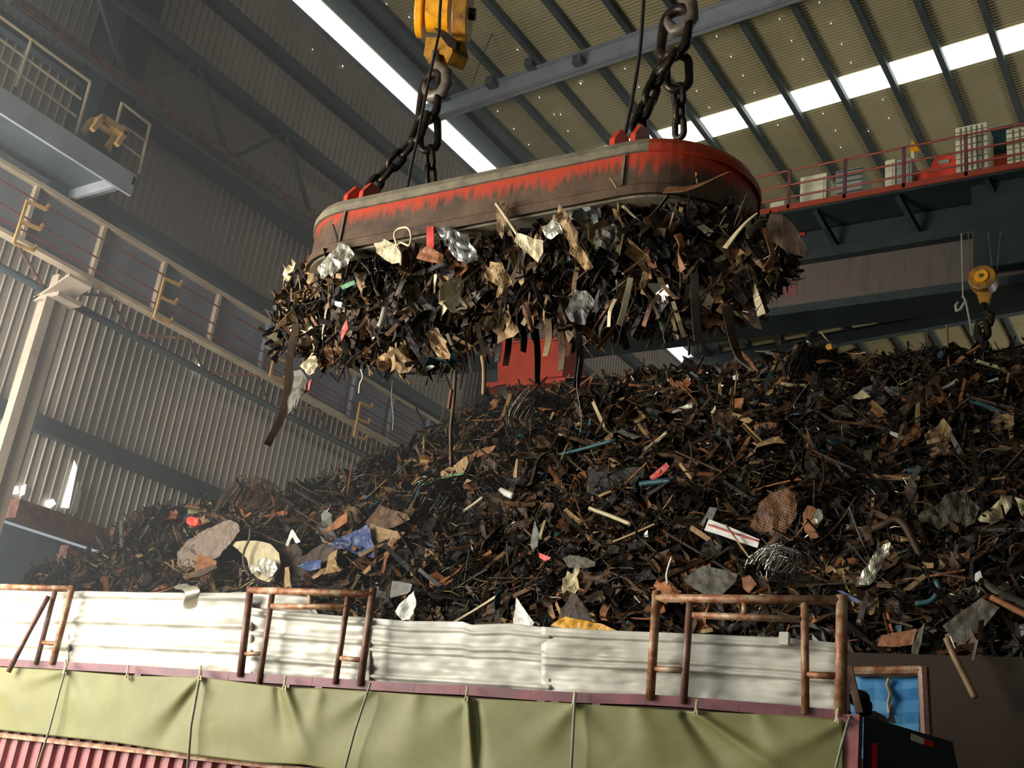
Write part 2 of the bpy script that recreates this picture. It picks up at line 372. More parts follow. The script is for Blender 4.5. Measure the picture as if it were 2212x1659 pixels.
# service platform with handrails, upper left
pe = at(294, 386, x=-15.5)
sp = empty('service_platform', (-16.3, 8.0, 11.0), 'grey crane service platform with yellowish handrails, high beside the ribbed wall', 'platform')
MB().box((-16.85, 3.0, pe[2] - 0.1), (-15.58, pe[1] - 0.08, pe[2] + 0.02)).build('deck', M['steel'], sp)
MB().box((-15.56, 3.0, pe[2] - 0.34), (-15.5, pe[1], pe[2] + 0.06)).build('fascia', M['grey'], sp)
MB().box((-16.85, pe[1] - 0.06, pe[2] - 0.14), (-15.5, pe[1], pe[2] + 0.02)).build('end_beam', M['grey'], sp)
MB().box((-16.85, pe[1] - 0.3, pe[2] - 0.3), (-15.6, pe[1] - 0.24, pe[2] - 0.1)).build('cross_beam', M['grey'], sp)
XR = -15.75
def rail(pts, r): return MB().tube([at(a, b, x=XR) for a, b in pts], r, 6)
rail([(-60, -8), (68, 85), (195, 177)], 0.028).build('handrail', M['cream'], sp)
rail([(-60, 40), (175, 214)], 0.024).build('handrail', M['cream'], sp)
rail([(-60, 84), (165, 252)], 0.024).build('handrail', M['cream'], sp)
rail([(263, 222), (324, 269)], 0.026).build('handrail', M['cream'], sp)
rail([(264, 270), (313, 304)], 0.022).build('handrail', M['cream'], sp)
rail([(252, 302), (304, 340)], 0.022).build('handrail', M['cream'], sp)
for a, b in (((68, 85), (34, 190)), ((195, 177), (164, 290)), ((263, 222), (236, 330)), ((324, 269), (300, 376))):
    rail([a, b], 0.028).build('post', M['cream'], sp)
t = empty('trestle', at(215, 285, x=-15.7), 'small ochre trestle standing on the service platform', 'trestle')
q = [at(a, b, x=-15.7) for a, b in ((200, 255), (252, 288), (250, 302), (198, 268))]
MB().hexa(q, (0.3, 0, 0)).build('top', M['ochre'], t)
for a, b in (((200, 258), (177, 288)), ((250, 292), (230, 320))):
    for dx in (0, 0.26):
        p0, p1 = at(*a, x=-15.7) + np.array((dx, 0, 0)), at(*b, x=-15.7) + np.array((dx, 0, 0))
        MB().bar(p0, p1, 0.08, 0.08).build('leg', M['ochre'], t)

# ------------------------------------------------------------------ bridge crane across the hall
YB = 19.5
zw = at(1936, 409, y=YB)[2]
bc = empty('bridge_crane', (-2, 20.5, 11.9), 'dark green bridge crane with an orange edged walkway and cabinets on top', 'bridge crane')
xl, xr = -16.4, 12.0
zg0, zg1 = at(1850, 655, y=20.1)[2], at(1850, 552, y=20.1)[2]
MB().box((xl, 20.15, zg0 + 0.1), (xr, 20.25, zg1)).build('girder', M['girder'], bc)
MB().box((xl, 20.0, zg0 - 0.08), (xr, 20.9, zg0 + 0.1)).build('lower_flange', M['green'], bc, label='dark green lower flange')
MB().box((xl, 19.95, zg1), (xr, 20.9, zg1 + 0.22)).build('middle_flange', M['green'], bc)
MB().box((xl, 20.35, zg1 + 0.2), (xr, 20.6, zw - 0.1)).build('upper_web', M['green'], bc)
MB().box((xl, YB, zw - 0.08), (xr, 21.2, zw)).build('walkway_deck', M['green'], bc)
MB().box((xl, YB - 0.03, zw - 0.03), (xr, YB + 0.02, zw + 0.09)).build('toe_board', M['walk_edge'], bc, label='orange red toe board')
MB().hexa([at(1678, 590, y=20.14), at(1720, 583, y=20.14), at(1722, 640, y=20.14), at(1676, 640, y=20.14)], (0, 0.02, 0)).build('red_panel', M['girder_red'], bc)
for i in range(14):
    x = -14.9 + 1.62 * i
    MB().bar((x, YB + 0.05, zw - 0.1), (x + 0.25, 20.35, zg1 + 0.3), 0.1, 0.12).build('bracket', M['green'], bc)
zt_ = at(1832, 343, y=YB)[2]
for z in (zt_, zw + (zt_ - zw) * 0.62, zw + (zt_ - zw) * 0.3):
    MB().tube([(xl, YB, z), (xr, YB, z)], 0.022, 6).build('handrail', M['walk_edge'], bc)
x0 = at(1705, 400, y=YB)[0]; dx = at(1832, 370, y=YB)[0] - x0
for i in range(-6, 9):
    x = x0 + dx * 0.95 * i
    MB().box((x - 0.03, YB - 0.03, zw), (x + 0.03, YB + 0.03, zt_)).build('rail_post', M['maroon'], bc)
rb_ = random.Random(3)
for k in range(9):                                             # worn red paint marks on the upper web
    a = at(1716 + rb_.random() * 22, 468 + k * 7, y=20.33)
    MB().box(a, a + np.array((0.06 + 0.07 * rb_.random(), -0.02, 0.03 + 0.05 * rb_.random()))).build('paint_mark', M['orange_red'], bc)
def cab(name, px0, py0, px1, py1, m, label, cat, dep=0.6, y=20.0, slats=0, grid=False, group=None):
    a, b_ = at(px0, py1, y=y), at(px1, py0, y=y)
    z0 = zw; z1 = b_[2]
    e = empty(name, ((a[0] + b_[0]) / 2, y + dep / 2, z0), label, cat, group)
    bd = MB().box((a[0], y, z0), (b_[0], y + dep, z1)).build('cabinet_body', M[m], e, bevel=0.02)
    if slats:
        for i in range(slats):
            z = z0 + (z1 - z0) * (i + 0.6) / slats
            MB().box((a[0] + 0.03, y - 0.02, z - 0.012), (b_[0] - 0.03, y, z + 0.012)).build('louver', M['steel'], bd)
    if grid:
        for i in range(1, 6):
            x = a[0] + (b_[0] - a[0]) * i / 6; MB().box((x - 0.012, y - 0.02, z0 + 0.05), (x + 0.012, y, z1 - 0.05)).build('slot', M['khaki_slot'], bd)
        for i in range(1, 9):
            z = z0 + (z1 - z0) * i / 9; MB().box((a[0], y - 0.025, z - 0.01), (b_[0], y - 0.018, z + 0.01)).build('shelf_line', M['khaki_slot'], bd)
    elif not slats:
        MB().box((a[0] + 0.05, y - 0.02, z0 + 0.08), (b_[0] - 0.05, y, z1 - 0.08)).build('door', M[m], e, bevel=0.01)
    return e
M['khaki_slot'] = mat('slot_khaki', ['#6b6752', '#807b62'], 3, 0.6)
cab('electrical_cabinet', 1727, 372, 1786, 430, 'cabinet', 'cream electrical cabinet on the crane walkway nearest the magnet', 'cabinet')
cab('electrical_cabinet', 1804, 358, 1866, 418, 'cabinet_grey', 'grey louvered cabinet on the crane walkway beside the cream one', 'cabinet', slats=8)
cab('electrical_cabinet', 1911, 342, 1934, 402, 'cabinet', 'narrow pale cabinet on the crane walkway between grey boxes', 'cabinet')
cab('electrical_cabinet', 1936, 338, 1970, 398, 'cabinet_grey', 'plain grey cabinet on the crane walkway beside the red motor housing', 'cabinet')
cab('control_box', 1663, 432, 1695, 446, 'cabinet', 'low cream box on the crane walkway next to the magnet rim', 'box')
cab('resistor_bank', 2065, 262, 2132, 376, 'cabinet', 'tall white resistor grid between the red motor and the green drum', 'resistor bank', grid=True, y=19.8)
cab('resistor_bank', 2176, 262, 2260, 362, 'cabinet', 'tall white resistor grid at the picture edge beyond the green drum', 'resistor bank', grid=True, y=19.8)
a = at(1972, 393, y=20.3); b = at(1980, 300, y=20.3)
wc = empty('warning_post', (a[0], 20.3, zw), 'white post with a yellow flag tip beside the red motor housing', 'post')
MB().box((a[0] - 0.03, 20.27, zw), (a[0] + 0.03, 20.33, b[2] - 0.3)).build('shaft', M['cabinet'], wc)
MB().prism([(a[0] - 0.06, 20.3, b[2] - 0.3), (a[0] + 0.14, 20.3, b[2] - 0.3), (a[0] - 0.02, 20.3, b[2] + 0.02)], (0, 0.03, 0)).build('flag', M['yellow'], wc)
a, b = at(1980, 392, y=20.2), at(2066, 352, y=20.2)
mh = empty('hoist_motor', ((a[0] + b[0]) / 2, 20.5, zw), 'red rounded motor housing on the crane walkway', 'motor')
MB().box((a[0], 20.2, zw), (b[0], 20.9, b[2])).build('gear_case', M['motor_red'], mh, bevel=0.03)
c = at(2040, 350, y=20.2); R = c[0] - at(2008, 350, y=20.2)[0]
hd = MB().prism([(c[0] + R * math.cos(t), 20.2, b[2] - 0.05 + R * 1.05 * math.sin(t)) for t in np.linspace(0, math.pi, 17)], (0, 0.65, 0)).build('hood', M['motor_red'], mh, bevel=0.02)
MB().box((c[0] - 0.1, 20.16, b[2] + 0.02), (c[0] + 0.1, 20.2, b[2] + 0.1)).build('name_plate', M['cabinet_grey'], hd)
a, b = at(2140, 330, y=20.6), at(2172, 278, y=20.6)
dr = empty('cable_drum', ((a[0] + b[0]) / 2, 20.9, zw), 'dark green cable drum with a red base between the two resistor grids', 'drum')
MB().box((a[0], 20.6, zw), (b[0] + 0.1, 21.1, at(2150, 335, y=20.6)[2])).build('base', M['motor_red'], dr)
MB().tube([(a[0], 20.9, b[2] - 0.1), (b[0] + 0.1, 20.9, b[2] - 0.1)], 0.33, 20).build('drum', M['teal'], dr, smooth=False)
# trolley mass where the second hook hangs
a = at(2105, 560, y=19.9)
MB().box((a[0], 19.75, zg0 + 0.2), (a[0] + 3.2, 20.0, zg1 + 0.9)).build('trolley', M['green'], bc)
# orange-red operator cab at the girder end, seen under the hanging scrap
oc = empty('operator_cab', (-13.5, 19.7, 11.0), 'orange red steel operator cab seen beneath the hanging scrap', 'crane cab')
p = lambda a, b, y=19.6: at(a, b, y=y)
MB().hexa([p(1075, 825), p(1155, 819), p(1155, 730), p(1075, 737)], (0, 1.0, 0)).build('side_wall', M['orange_red'], oc)
MB().hexa([p(1158, 819), p(1215, 812), p(1215, 738), p(1158, 733)], (0, 1.0, 0)).build('front_wall', M['orange_red'], oc)
MB().hexa([p(1042, 838), p(1265, 822), p(1265, 812), p(1042, 827)], (0, 1.1, 0)).build('base_rail', M['orange_red'], oc)
MB().tube([p(1060, 742, 19.55), p(1230, 730, 19.55)], 0.03, 6).build('grab_rail', M['orange_red'], oc)
MB().tube([p(1062, 770, 19.55), p(1062, 742, 19.55)], 0.025, 6).build('grab_rail', M['orange_red'], oc)

# second hook block, hanging under the bridge
YH = 19.2
hb = empty('hook_block', at(2126, 610, y=YH), 'round yellow hook block hanging on ropes below the bridge crane', 'hook block')
def disc(c, r, w, n=28): return MB().tube([np.array(c) - np.array((0, w / 2, 0)), np.array(c) + np.array((0, w / 2, 0))], r, n)
c = at(2124, 606, y=YH); r0 = abs(at(2154, 606, y=YH)[0] - c[0]) * 1.03
shs = disc(c, r0, 0.3).build('sheave_housing', M['yellow_dark'], hb, bevel=0.02)
disc(c + np.array((0, -0.17, 0)), r0 * 0.5, 0.04).build('hub', M['yellow'], shs)
disc(c + np.array((0, -0.2, 0)), r0 * 0.15, 0.04).build('axle', M['steel'], shs)
MB().prism([at(2108, 630, y=YH), at(2140, 630, y=YH), at(2134, 655, y=YH), at(2116, 655, y=YH)], (0, 0.12, 0)).build('yoke', M['yellow_dark'], hb)
MB().tube([at(a, b, y=YH) for a, b in ((2125, 655), (2125, 670), (2142, 682), (2140, 700), (2122, 705), (2112, 692))], [0.05, 0.05, 0.07, 0.07, 0.06, 0.03], 10).build('hook', M['chain'], hb, smooth=True)
for a0, a1 in ((2092, 2096), (2103, 2101), (2135, 2147), (2162, 2152)):
    MB().tube([at(a0, 500, y=YH), at(a1, 603, y=YH)], 0.012, 5).build('wire_rope', M['hook'], hb)
hk = empty('auxiliary_hook', at(2070, 660, y=YH), 'small pale hook on a single rope beside the yellow hook block', 'hook')
MB().tube([at(2077, 505, y=YH), at(2080, 642, y=YH)], 0.014, 6).build('rope', M['cabinet_grey'], hk)
MB().tube([at(a, b, y=YH) for a, b in ((2080, 640), (2086, 650), (2074, 668), (2066, 672), (2064, 660), (2070, 652))], 0.025, 8).build('hook', M['cabinet_grey'], hk, smooth=True)
MB().tube([at(a, b, y=YH) for a, b in ((2086, 650), (2094, 690), (2100, 725))], 0.018, 6).build('rope', M['cabinet_grey'], hk)

# chain links: a stadium shaped ring of round bar
def link_mesh(A, B, width, r, roll, ref=None):
    A, B = np.array(A), np.array(B); d = _n(B - A); L_ = np.linalg.norm(B - A)
    side = np.cross(d, (0, 1.0, 0)); side = _n(side); nrm = np.cross(d, side)
    s_ = side * math.cos(roll) + nrm * math.sin(roll)
    h = width / 2 - r; half = max(L_ / 2 - r - h, 0.0); c = (A + B) / 2; pts = []
    for i in range(11): t = math.pi * i / 10; pts.append(c + d * (half + h * math.sin(t)) + s_ * (h * math.cos(t)))
    for i in range(11): t = math.pi + math.pi * i / 10; pts.append(c + d * (-half + h * math.sin(t)) + s_ * (h * math.cos(t)))
    return MB().tube(pts, r, 10, closed=True)
def chain(root, p0, p1, n, width, r, y0, y1, first=0):
    P0, P1 = at(*p0, y=y0), at(*p1, y=y1); d = (P1 - P0) / n
    for i in range(n):
        a, b_ = P0 + d * i, P0 + d * (i + 1); e = _n(d) * r * 1.5
        link_mesh(a - e, b_ + e, width, r, 0.25 + (math.pi / 2 - 0.1) * ((i + first) % 2)).build('link', M['chain'], root, smooth=True)
chain(hb, (2122, 700), (2128, 790), 3, 0.30, 0.065, YH, YH)

# ------------------------------------------------------------------ lifting magnet
YN, RM = 8.6, 0.95
XL_, XR_ = -8.72, -4.95
YM = YN + RM
tilt = lambda x: -0.026 * (x - XL_)
lm = empty('lifting_magnet', ((XL_ + XR_) / 2, YM, 6.1 + EYE), 'long oval electromagnet with worn red paint hanging level on two chain slings', 'magnet')
def ring(off, z, n=26):
    R = RM + off; out = []
    for i in range(n + 1):
        t = -math.pi / 2 + math.pi * i / n; out.append((XR_ + R * math.cos(t), YM + R * math.sin(t)))
    for i in range(n + 1):
        t = math.pi / 2 + math.pi * i / n; out.append((XL_ + R * math.cos(t), YM + R * math.sin(t)))
    return [(x, y, z + EYE + tilt(x) * (0.55 + 0.45 * (z - 6.1) / 0.6)) for x, y in out]
def lathe(prof):
    b = MB(); V = []; k = len(ring(0, 0))
    for off, z in prof: V += ring(off, z)
    m = len(prof)
    return b.add(V, [(i * k + j, i * k + (j + 1) % k, (i + 1) * k + (j + 1) % k, (i + 1) * k + j) for i in range(m - 1) for j in range(k)])
def magnet_mat():
    m = mat('magnet_shell', ['#38291d', '#4c3826', '#584430'], 3.5, 0.5, 0.1, bump=0.25); nt = m.node_tree; p = nt.nodes['Principled BSDF']; L = nt.links.new
    tc = N(nt, 'ShaderNodeTexCoord'); sx = N(nt, 'ShaderNodeSeparateXYZ'); L(tc.outputs['Object'], sx.inputs[0])
    # height above the magnet's lower rim, following its slight tilt
    tx = N(nt, 'ShaderNodeMath', operation='MULTIPLY_ADD'); L(sx.outputs[0], tx.inputs[0]); tx.inputs[1].default_value = 0.026; L(sx.outputs[2], tx.inputs[2])
    mp = N(nt, 'ShaderNodeMapping'); mp.inputs['Scale'].default_value = (14, 14, 2.2); L(tc.outputs['Object'], mp.inputs[0])
    ns = N(nt, 'ShaderNodeTexNoise'); ns.inputs['Scale'].default_value = 1.4; ns.inputs['Detail'].default_value = 8; L(mp.outputs[0], ns.inputs[0])
    n2 = N(nt, 'ShaderNodeTexNoise'); n2.inputs['Scale'].default_value = 1.2; L(tc.outputs['Object'], n2.inputs[0])
    ad = N(nt, 'ShaderNodeMath', operation='MULTIPLY_ADD'); L(ns.outputs[0], ad.inputs[0]); ad.inputs[1].default_value = 0.55; L(tx.outputs[0], ad.inputs[2])
    a2 = N(nt, 'ShaderNodeMath', operation='MULTIPLY_ADD'); L(n2.outputs[0], a2.inputs[0]); a2.inputs[1].default_value = 0.25; L(ad.outputs[0], a2.inputs[2])
    mr = N(nt, 'ShaderNodeMapRange'); mr.inputs[1].default_value = 0.62; mr.inputs[2].default_value = 0.76; L(a2.outputs[0], mr.inputs[0])
    red = N(nt, 'ShaderNodeRGB'); red.outputs[0].default_value = lin('#9c3217')
    mx = N(nt, 'ShaderNodeMix', data_type='RGBA'); L(mr.outputs[0], mx.inputs[0])
    old = p.inputs['Base Color'].links[0].from_socket; L(old, mx.inputs[6]); L(red.outputs[0], mx.inputs[7]); L(mx.outputs[2], p.inputs['Base Color'])
    return m
M['magnet'] = magnet_mat()
M['magnet_dust'] = mat('magnet_dusty_edge', ['#4e4637', '#655c49', '#736953'], 5, 0.7, bump=0.2)
shell = lathe([(0.03, 6.02), (0.03, 6.13), (0.0, 6.16), (0.0, 6.55)]).build('shell', M['magnet'], lm, smooth=False)
tr_ = lathe([(0.0, 6.55), (0.035, 6.55), (0.035, 6.64), (0.0, 6.72), (-0.12, 6.74)])
tr_.m = [1 if np.mean([tr_.v[i][0] for i in f]) > XR_ + 0.18 else 0 for f in tr_.f]
tr_.build('top_rim', [M['magnet_dust'], M['magnet']], lm, label='dusty grey top rim, red at the curved end')
b = MB(); b.add(ring(-0.12, 6.74), [tuple(range(len(ring(0, 0))))]); b.build('top_plate', M['magnet_dust'], lm)
b = MB(); b.add(ring(0.03, 6.03), [tuple(range(len(ring(0, 0))))]); b.build('pole_face', M['chain'], lm)
lathe([(-0.22, 6.0), (-0.02, 6.0), (-0.02, 6.06), (-0.22, 6.06), (-0.22, 6.0)]).build('lip_ring', M['magnet_dust'], lm)
for x in (XL_ + 0.05, XR_ - 0.02):
    MB().bar((x, YN - 0.01, 6.15 + EYE + tilt(x) * 0.55), (x, YN - 0.01, 6.55 + EYE + tilt(x)), 0.03, 0.03).build('weld_seam', M['hook'], shell)
for px, py in ((790, 418), (1366, 296)):
    x = at(px, py, y=YM - 0.62)[0]
    for y in (YM - 0.62, YM + 0.5):
        for k in (-0.12, 0.12):
            z = 6.7 + EYE + tilt(x)
            MB().prism([(x + k - 0.03, y - 0.2, z), (x + k - 0.03, y + 0.2, z), (x + k - 0.03, y + 0.2, z + 0.2), (x + k - 0.03, y + 0.08, z + 0.38), (x + k - 0.03, y - 0.08, z + 0.38), (x + k - 0.03, y - 0.2, z + 0.2)], (0.06, 0, 0)).build('lug', M['red'], lm, label='red lifting lug')

# ------------------------------------------------------------------ hook blocks and chain slings over the magnet
YC = YM
def P(a, b, dy=0.0): return at(a, b, y=YC + dy)
h1 = empty('hook_block', P(950, 140), 'large yellow hook block at the top edge holding the far chain sling of the magnet', 'hook block')
pxm = abs(P(1000, 60)[0] - P(990, 60)[0]) / 10 / 0.86                  # metres per pixel here
def tilted_disc(c, r, w, ax, n=32):
    c, ax = np.array(c), _n(np.array(ax, float)); return MB().tube([c - ax * w / 2, c + ax * w / 2], r, n)
axl = (0.86, 0.5, 0.0)
tilted_disc(P(912, 25), 0.36, 0.10, axl).build('cheek_plate', M['yellow'], h1, bevel=0.015)
tilted_disc(P(950, 20), 0.31, 0.30, axl).build('sheave', M['yellow'], h1)
tilted_disc(P(1000, 30), 0.37, 0.20, axl).build('cheek_plate', M['yellow_dark'], h1, bevel=0.015)
tilted_disc(P(1012, 30), 0.08, 0.2, axl).build('axle', M['chain'], h1)
MB().prism([P(921, 80), P(972, 82), P(978, 112), P(965, 138), P(958, 118), P(940, 116), P(928, 140), P(915, 118)], (0.12, 0.2, 0)).build('yoke', M['yellow_dark'], h1)
MB().prism([P(938, 60, -0.15), P(950, 62, -0.15), P(985, 90, -0.15), P(984, 108, -0.15), P(968, 100, -0.15)], (0.04, 0.05, 0)).build('rope_guard', M['chain'], h1)
def hook(px, root, s=1.0, shank=60):
    x, y = px
    pts = [(x, y - shank * s), (x, y - 30 * s), (x + 4 * s, y - 10 * s), (x + 26 * s, y + 8 * s), (x + 27 * s, y + 34 * s), (x + 14 * s, y + 56 * s), (x - 8 * s, y + 62 * s), (x - 22 * s, y + 46 * s), (x - 24 * s, y + 28 * s)]
    MB().tube([P(*q) for q in pts], [0.05, 0.055, 0.065, 0.08, 0.085, 0.085, 0.08, 0.06, 0.03], 12).build('hook', M['hook'], root, smooth=True, label='grey forged hook')
hook((940, 150), h1, 0.95, 40)
h2 = empty('crane_hook', P(1470, 10), 'grey forged crane hook holding the chain sling nearest the red curved end', 'hook')
hook((1466, 2), h2, 1.05, 80)
s1 = empty('chain_sling', P(925, 260), 'chain sling with long master link under the yellow hook block', 'chain')
link_mesh(P(936, 152), P(922, 268), 0.42, 0.058, 0.1).build('master_link', M['chain'], s1, smooth=True)
link_mesh(P(920, 240, -0.1), P(892, 316, -0.15), 0.34, 0.048, 0.35).build('link', M['chain'], s1, smooth=True)
link_mesh(P(926, 246, 0.1), P(928, 332, 0.12), 0.34, 0.05, -0.25).build('link', M['chain'], s1, smooth=True)
chain(s1, (892, 306), (796, 414), 4, 0.23, 0.04, YC - 0.15, YC - 0.28)
chain(s1, (928, 320), (932, 400), 2, 0.20, 0.036, YC + 0.12, YC + 0.3)
s2 = empty('chain_sling', P(1450, 180), 'chain sling whose master link hangs on the bare grey hook', 'chain')
link_mesh(P(1466, 10), P(1450, 134), 0.46, 0.062, 0.1).build('master_link', M['chain'], s2, smooth=True)
link_mesh(P(1456, 104, -0.1), P(1420, 166, -0.15), 0.36, 0.05, 0.6).build('link', M['chain'], s2, smooth=True)
link_mesh(P(1462, 112, 0.1), P(1466, 202, 0.12), 0.36, 0.052, -0.3).build('link', M['chain'], s2, smooth=True)
chain(s2, (1428, 148), (1370, 292), 4, 0.23, 0.042, YC - 0.15, YC - 0.28)
chain(s2, (1466, 188), (1468, 294), 3, 0.20, 0.038, YC + 0.12, YC + 0.3)
def wire(name, pts, y, r, m, label, cat, n=6):
    return MB().tube([at(a, b, y=y) for a, b in pts], r, n).build(name, M[m], smooth=True, label=label, cat=cat)
def smooth_px(pts, k=6):
    out = []; p = [pts[0]] + list(pts) + [pts[-1]]
    for i in range(1, len(p) - 2):
        for j in range(k):
            t = j / k; a, b, c, d = (np.array(p[i + q], float) for q in (-1, 0, 1, 2))
            out.append(tuple(0.5 * ((2 * b) + (-a + c) * t + (2 * a - 5 * b + 4 * c - d) * t * t + (-a + 3 * b - 3 * c + d) * t ** 3)))
    return out + [tuple(pts[-1])]
wire('power_cable', smooth_px([(954, -30), (950, 30), (948, 70), (938, 120), (925, 180), (914, 235), (903, 295), (890, 350), (880, 402)]), YC - 0.45, 0.02, 'rubber', 'black power cable running beside the yellow hook block to the magnet', 'cable')
wire('power_cable', smooth_px([(1392, -30), (1389, 20), (1382, 110), (1368, 200), (1356, 262), (1348, 296)]), YC - 0.3, 0.022, 'rubber', 'black power cable hanging straight beside the bare grey hook', 'cable')
wire('roof_wire', [(1085, -10), (1060, 80), (1035, 140), (1018, 190)], 18.5, 0.012, 'rubber', 'thin dark wire hanging near the roof rafter', 'wire', 5)

# ------------------------------------------------------------------ scrap trailer
TA, TB = at(0, 1415, z=2.9), at(1820, 1533, z=2.9)
_u = _n(np.array([TB[0] - TA[0], TB[1] - TA[1], 0])); _w = np.array([-_u[1], _u[0], 0])     # along the trailer, and away from the camera
if _w[1] < 0: _w = -_w
def T(px, py, off=0.0):
    """on the trailer's side, off metres in front of it"""
    r = ray(px, py); A = TA - _w * off - np.array((0, 0, EYE)); t = (A @ _w) / (r @ _w)
    return np.array((r[0] * t, r[1] * t, r[2] * t + EYE))
def TS(s, h, off=0.0): return TB - _u * s - _w * off + np.array((0, 0, h - TB[2]))           # s metres from the tail corner
trl = empty('scrap_trailer', (TB[0] - 5, TB[1] + 1.2, 0), 'maroon tipper trailer with white extension sheets and rusty pipe frames in front of the heap', 'trailer')
def tpoly(pts, off, th, sub=None): return MB().prism([T(a, b, off) for a, b in pts], -_w * th)
# corrugated side wall
zs0, zs1 = 0.9, 2.62
b = MB(); V = []; s = -0.05
while s < 15.5:
    for ds, o in ((0, 0.0), (0.08, 0.0), (0.10, 0.05), (0.17, 0.05)): V.append((s + ds, o))
    s += 0.19
k = len(V)
b.add([TS(s, zs0, o) for s, o in V] + [TS(s, zs1, o) for s, o in V], [(i, i + 1, i + 1 + k, i + k) for i in range(k - 1)])
b.build('side_wall', M['container'], trl, label='faded red corrugated side wall')
MB().bar(TS(-0.1, 2.02, 0.06), TS(15.5, 2.02, 0.06), 0.06, 0.05).build('rail', M['rusty_pipe'], trl)
b = MB(); top = [(0, 1432), (150, 1440), (300, 1448), (500, 1462), (680, 1474), (800, 1482), (900, 1488), (1000, 1492), (1150, 1503), (1280, 1510), (1400, 1513), (1480, 1518), (1600, 1528), (1700, 1536), (1780, 1545), (1835, 1548)]
P_ = [T(-150, 1424)] + [T(a, b_) for a, b_ in top]
for i in range(len(P_) - 1): b.bar(P_[i], P_[i + 1] + (P_[i + 1] - P_[i]) * 0.01, 0.10, 0.085)
b.build('top_rail', M['maroon'], trl, label='dented maroon top rail')
for px, py in ((300, 1455), (620, 1480), (690, 1484), (1170, 1512), (1200, 1514), (1640, 1535), (1290, 1516)):
    MB().box(T(px - 8, py + 12, 0.02), T(px + 8, py - 12, 0.05)).build('rail_clip', M['maroon'], trl)
tpoly([(1828, 1548), (1864, 1548), (1856, 1800), (1828, 1800)], 0.04, 0.12).build('corner_post', M['container'], trl)
MB().bar(TS(0.1, 0.85, -0.3), TS(15.5, 0.85, -0.3), 0.3, 0.25).build('chassis_rail', M['black'], trl)
# far side with its blue sheet, seen past the tail
YF = 11.45
fp = MB()
def far(px, py, o=0.0): return at(px, py, y=YF - o)
V = [(1838, 1462), (1860, 1463), (1890, 1462), (1920, 1466), (1950, 1464), (1986, 1461)]
cols = len(V); pts = []
for j in range(8):
    for i, (a, b_) in enumerate(V):
        q = far(a, b_ + (1640 - b_) * j / 7, 0.03 * (j % 2) + 0.012 * (i % 2)); pts.append(q)
fp.add(pts, [(j * cols + i, j * cols + i + 1, (j + 1) * cols + i + 1, (j + 1) * cols + i) for j in range(7) for i in range(cols - 1)])
fp.build('blue_side_sheet', M['blue_sheet'], trl, solid=0.015, label='battered blue far side sheet')
MB().tube([far(1838, 1450, 0.1), far(1990, 1448, 0.1)], 0.045, 8).build('far_rail', M['rusty_pipe'], trl)
MB().tube([far(1994, 1442, 0.1), far(2004, 1640, 0.1)], 0.055, 8).build('far_post', M['brown_pipe'], trl)
MB().tube([far(a, b_, 0.07) for a, b_ in ((1921, 1466), (1917, 1480), (1924, 1500), (1919, 1520), (1922, 1540))], 0.02, 5).build('torn_seam', M['beige_seam'] if 'beige_seam' in M else SC['beige'], trl)
# tail gate, swung out, with its reflective tapes
g0, g1, g2, g3 = T(1866, 1546), at(2048, 1600, y=9.9), at(2090, 1800, y=9.9), T(1862, 1800)
gate = MB().hexa([g0, g1, g2, g3], (0.02, 0.06, 0)).build('tail_gate', M['black'], trl, label='dark tail gate')
nrm = _n(np.cross(g1 - g0, g3 - g0)); nrm = -nrm if nrm[1] > 0 else nrm
def on_gate(px, py, o=0.012):
    r = ray(px, py); A = g0 + nrm * o - np.array((0, 0, EYE)); t = (A @ nrm) / (r @ nrm); return np.array((r[0] * t, r[1] * t, r[2] * t + EYE))
for poly, m in (([(1968, 1584), (1995, 1595), (1995, 1609), (1967, 1599)], 'tape_white'), ([(1996, 1595), (2018, 1604), (2017, 1617), (1995, 1610)], 'tape_red'), ([(1884, 1605), (1896, 1606), (1892, 1720), (1882, 1720)], 'tape_red')):
    MB().prism([on_gate(a, b_) for a, b_ in poly], nrm * 0.004).build('reflector_tape', M[m], gate)
# white extension sheets behind the pipe frames, ribbed along the trailer and dented
def sheet(pts_top, pts_bot, off, seed, ribs, nm='extension_sheet', m='white_sheet', lab=None):
    xs = np.array([p[0] for p in pts_top], float); rg = np.random.default_rng(seed)
    nu, nv = 60, 66
    def f(u, v):
        x = xs[0] + (xs[-1] - xs[0]) * u
        y0 = np.interp(x, [p[0] for p in pts_top], [p[1] for p in pts_top]); y1 = np.interp(x, [p[0] for p in pts_bot], [p[1] for p in pts_bot])
        y = y0 + (y1 - y0) * v
        o = off
        for r_ in ribs: o += 0.034 * max(0.0, 1 - abs(v - r_) / 0.04)
        o += 0.02 * math.sin(v * 38) * 0.25
        q = Vector((x * 0.011 + seed * 7, y * 0.02, seed))
        o += 0.035 * noise.noise(q) + 0.012 * noise.noise(q * 3.1)
        return T(x, y, o)
    o = MB().grid(f, nu, nv).build(nm, M[m], trl, solid=0.012, smooth=True)
    if lab: o['label'] = lab
    return o
sheet([(-90, 1272), (60, 1276), (150, 1278)], [(-90, 1430), (150, 1446)], -0.12, 1, (0.1, 0.4, 0.72))
sheet([(112, 1281), (180, 1277), (300, 1280), (420, 1281), (545, 1281)], [(112, 1440), (300, 1452), (545, 1468)], -0.10, 2, (0.05, 0.38, 0.68))
sheet([(500, 1280), (560, 1279), (668, 1290), (690, 1330)], [(500, 1420), (690, 1430)], -0.2, 6, (0.3, 0.6))
sheet([(540, 1312), (585, 1318), (680, 1326), (760, 1332), (800, 1334)], [(540, 1466), (800, 1486)], -0.10, 3, (0.08, 0.36, 0.7))
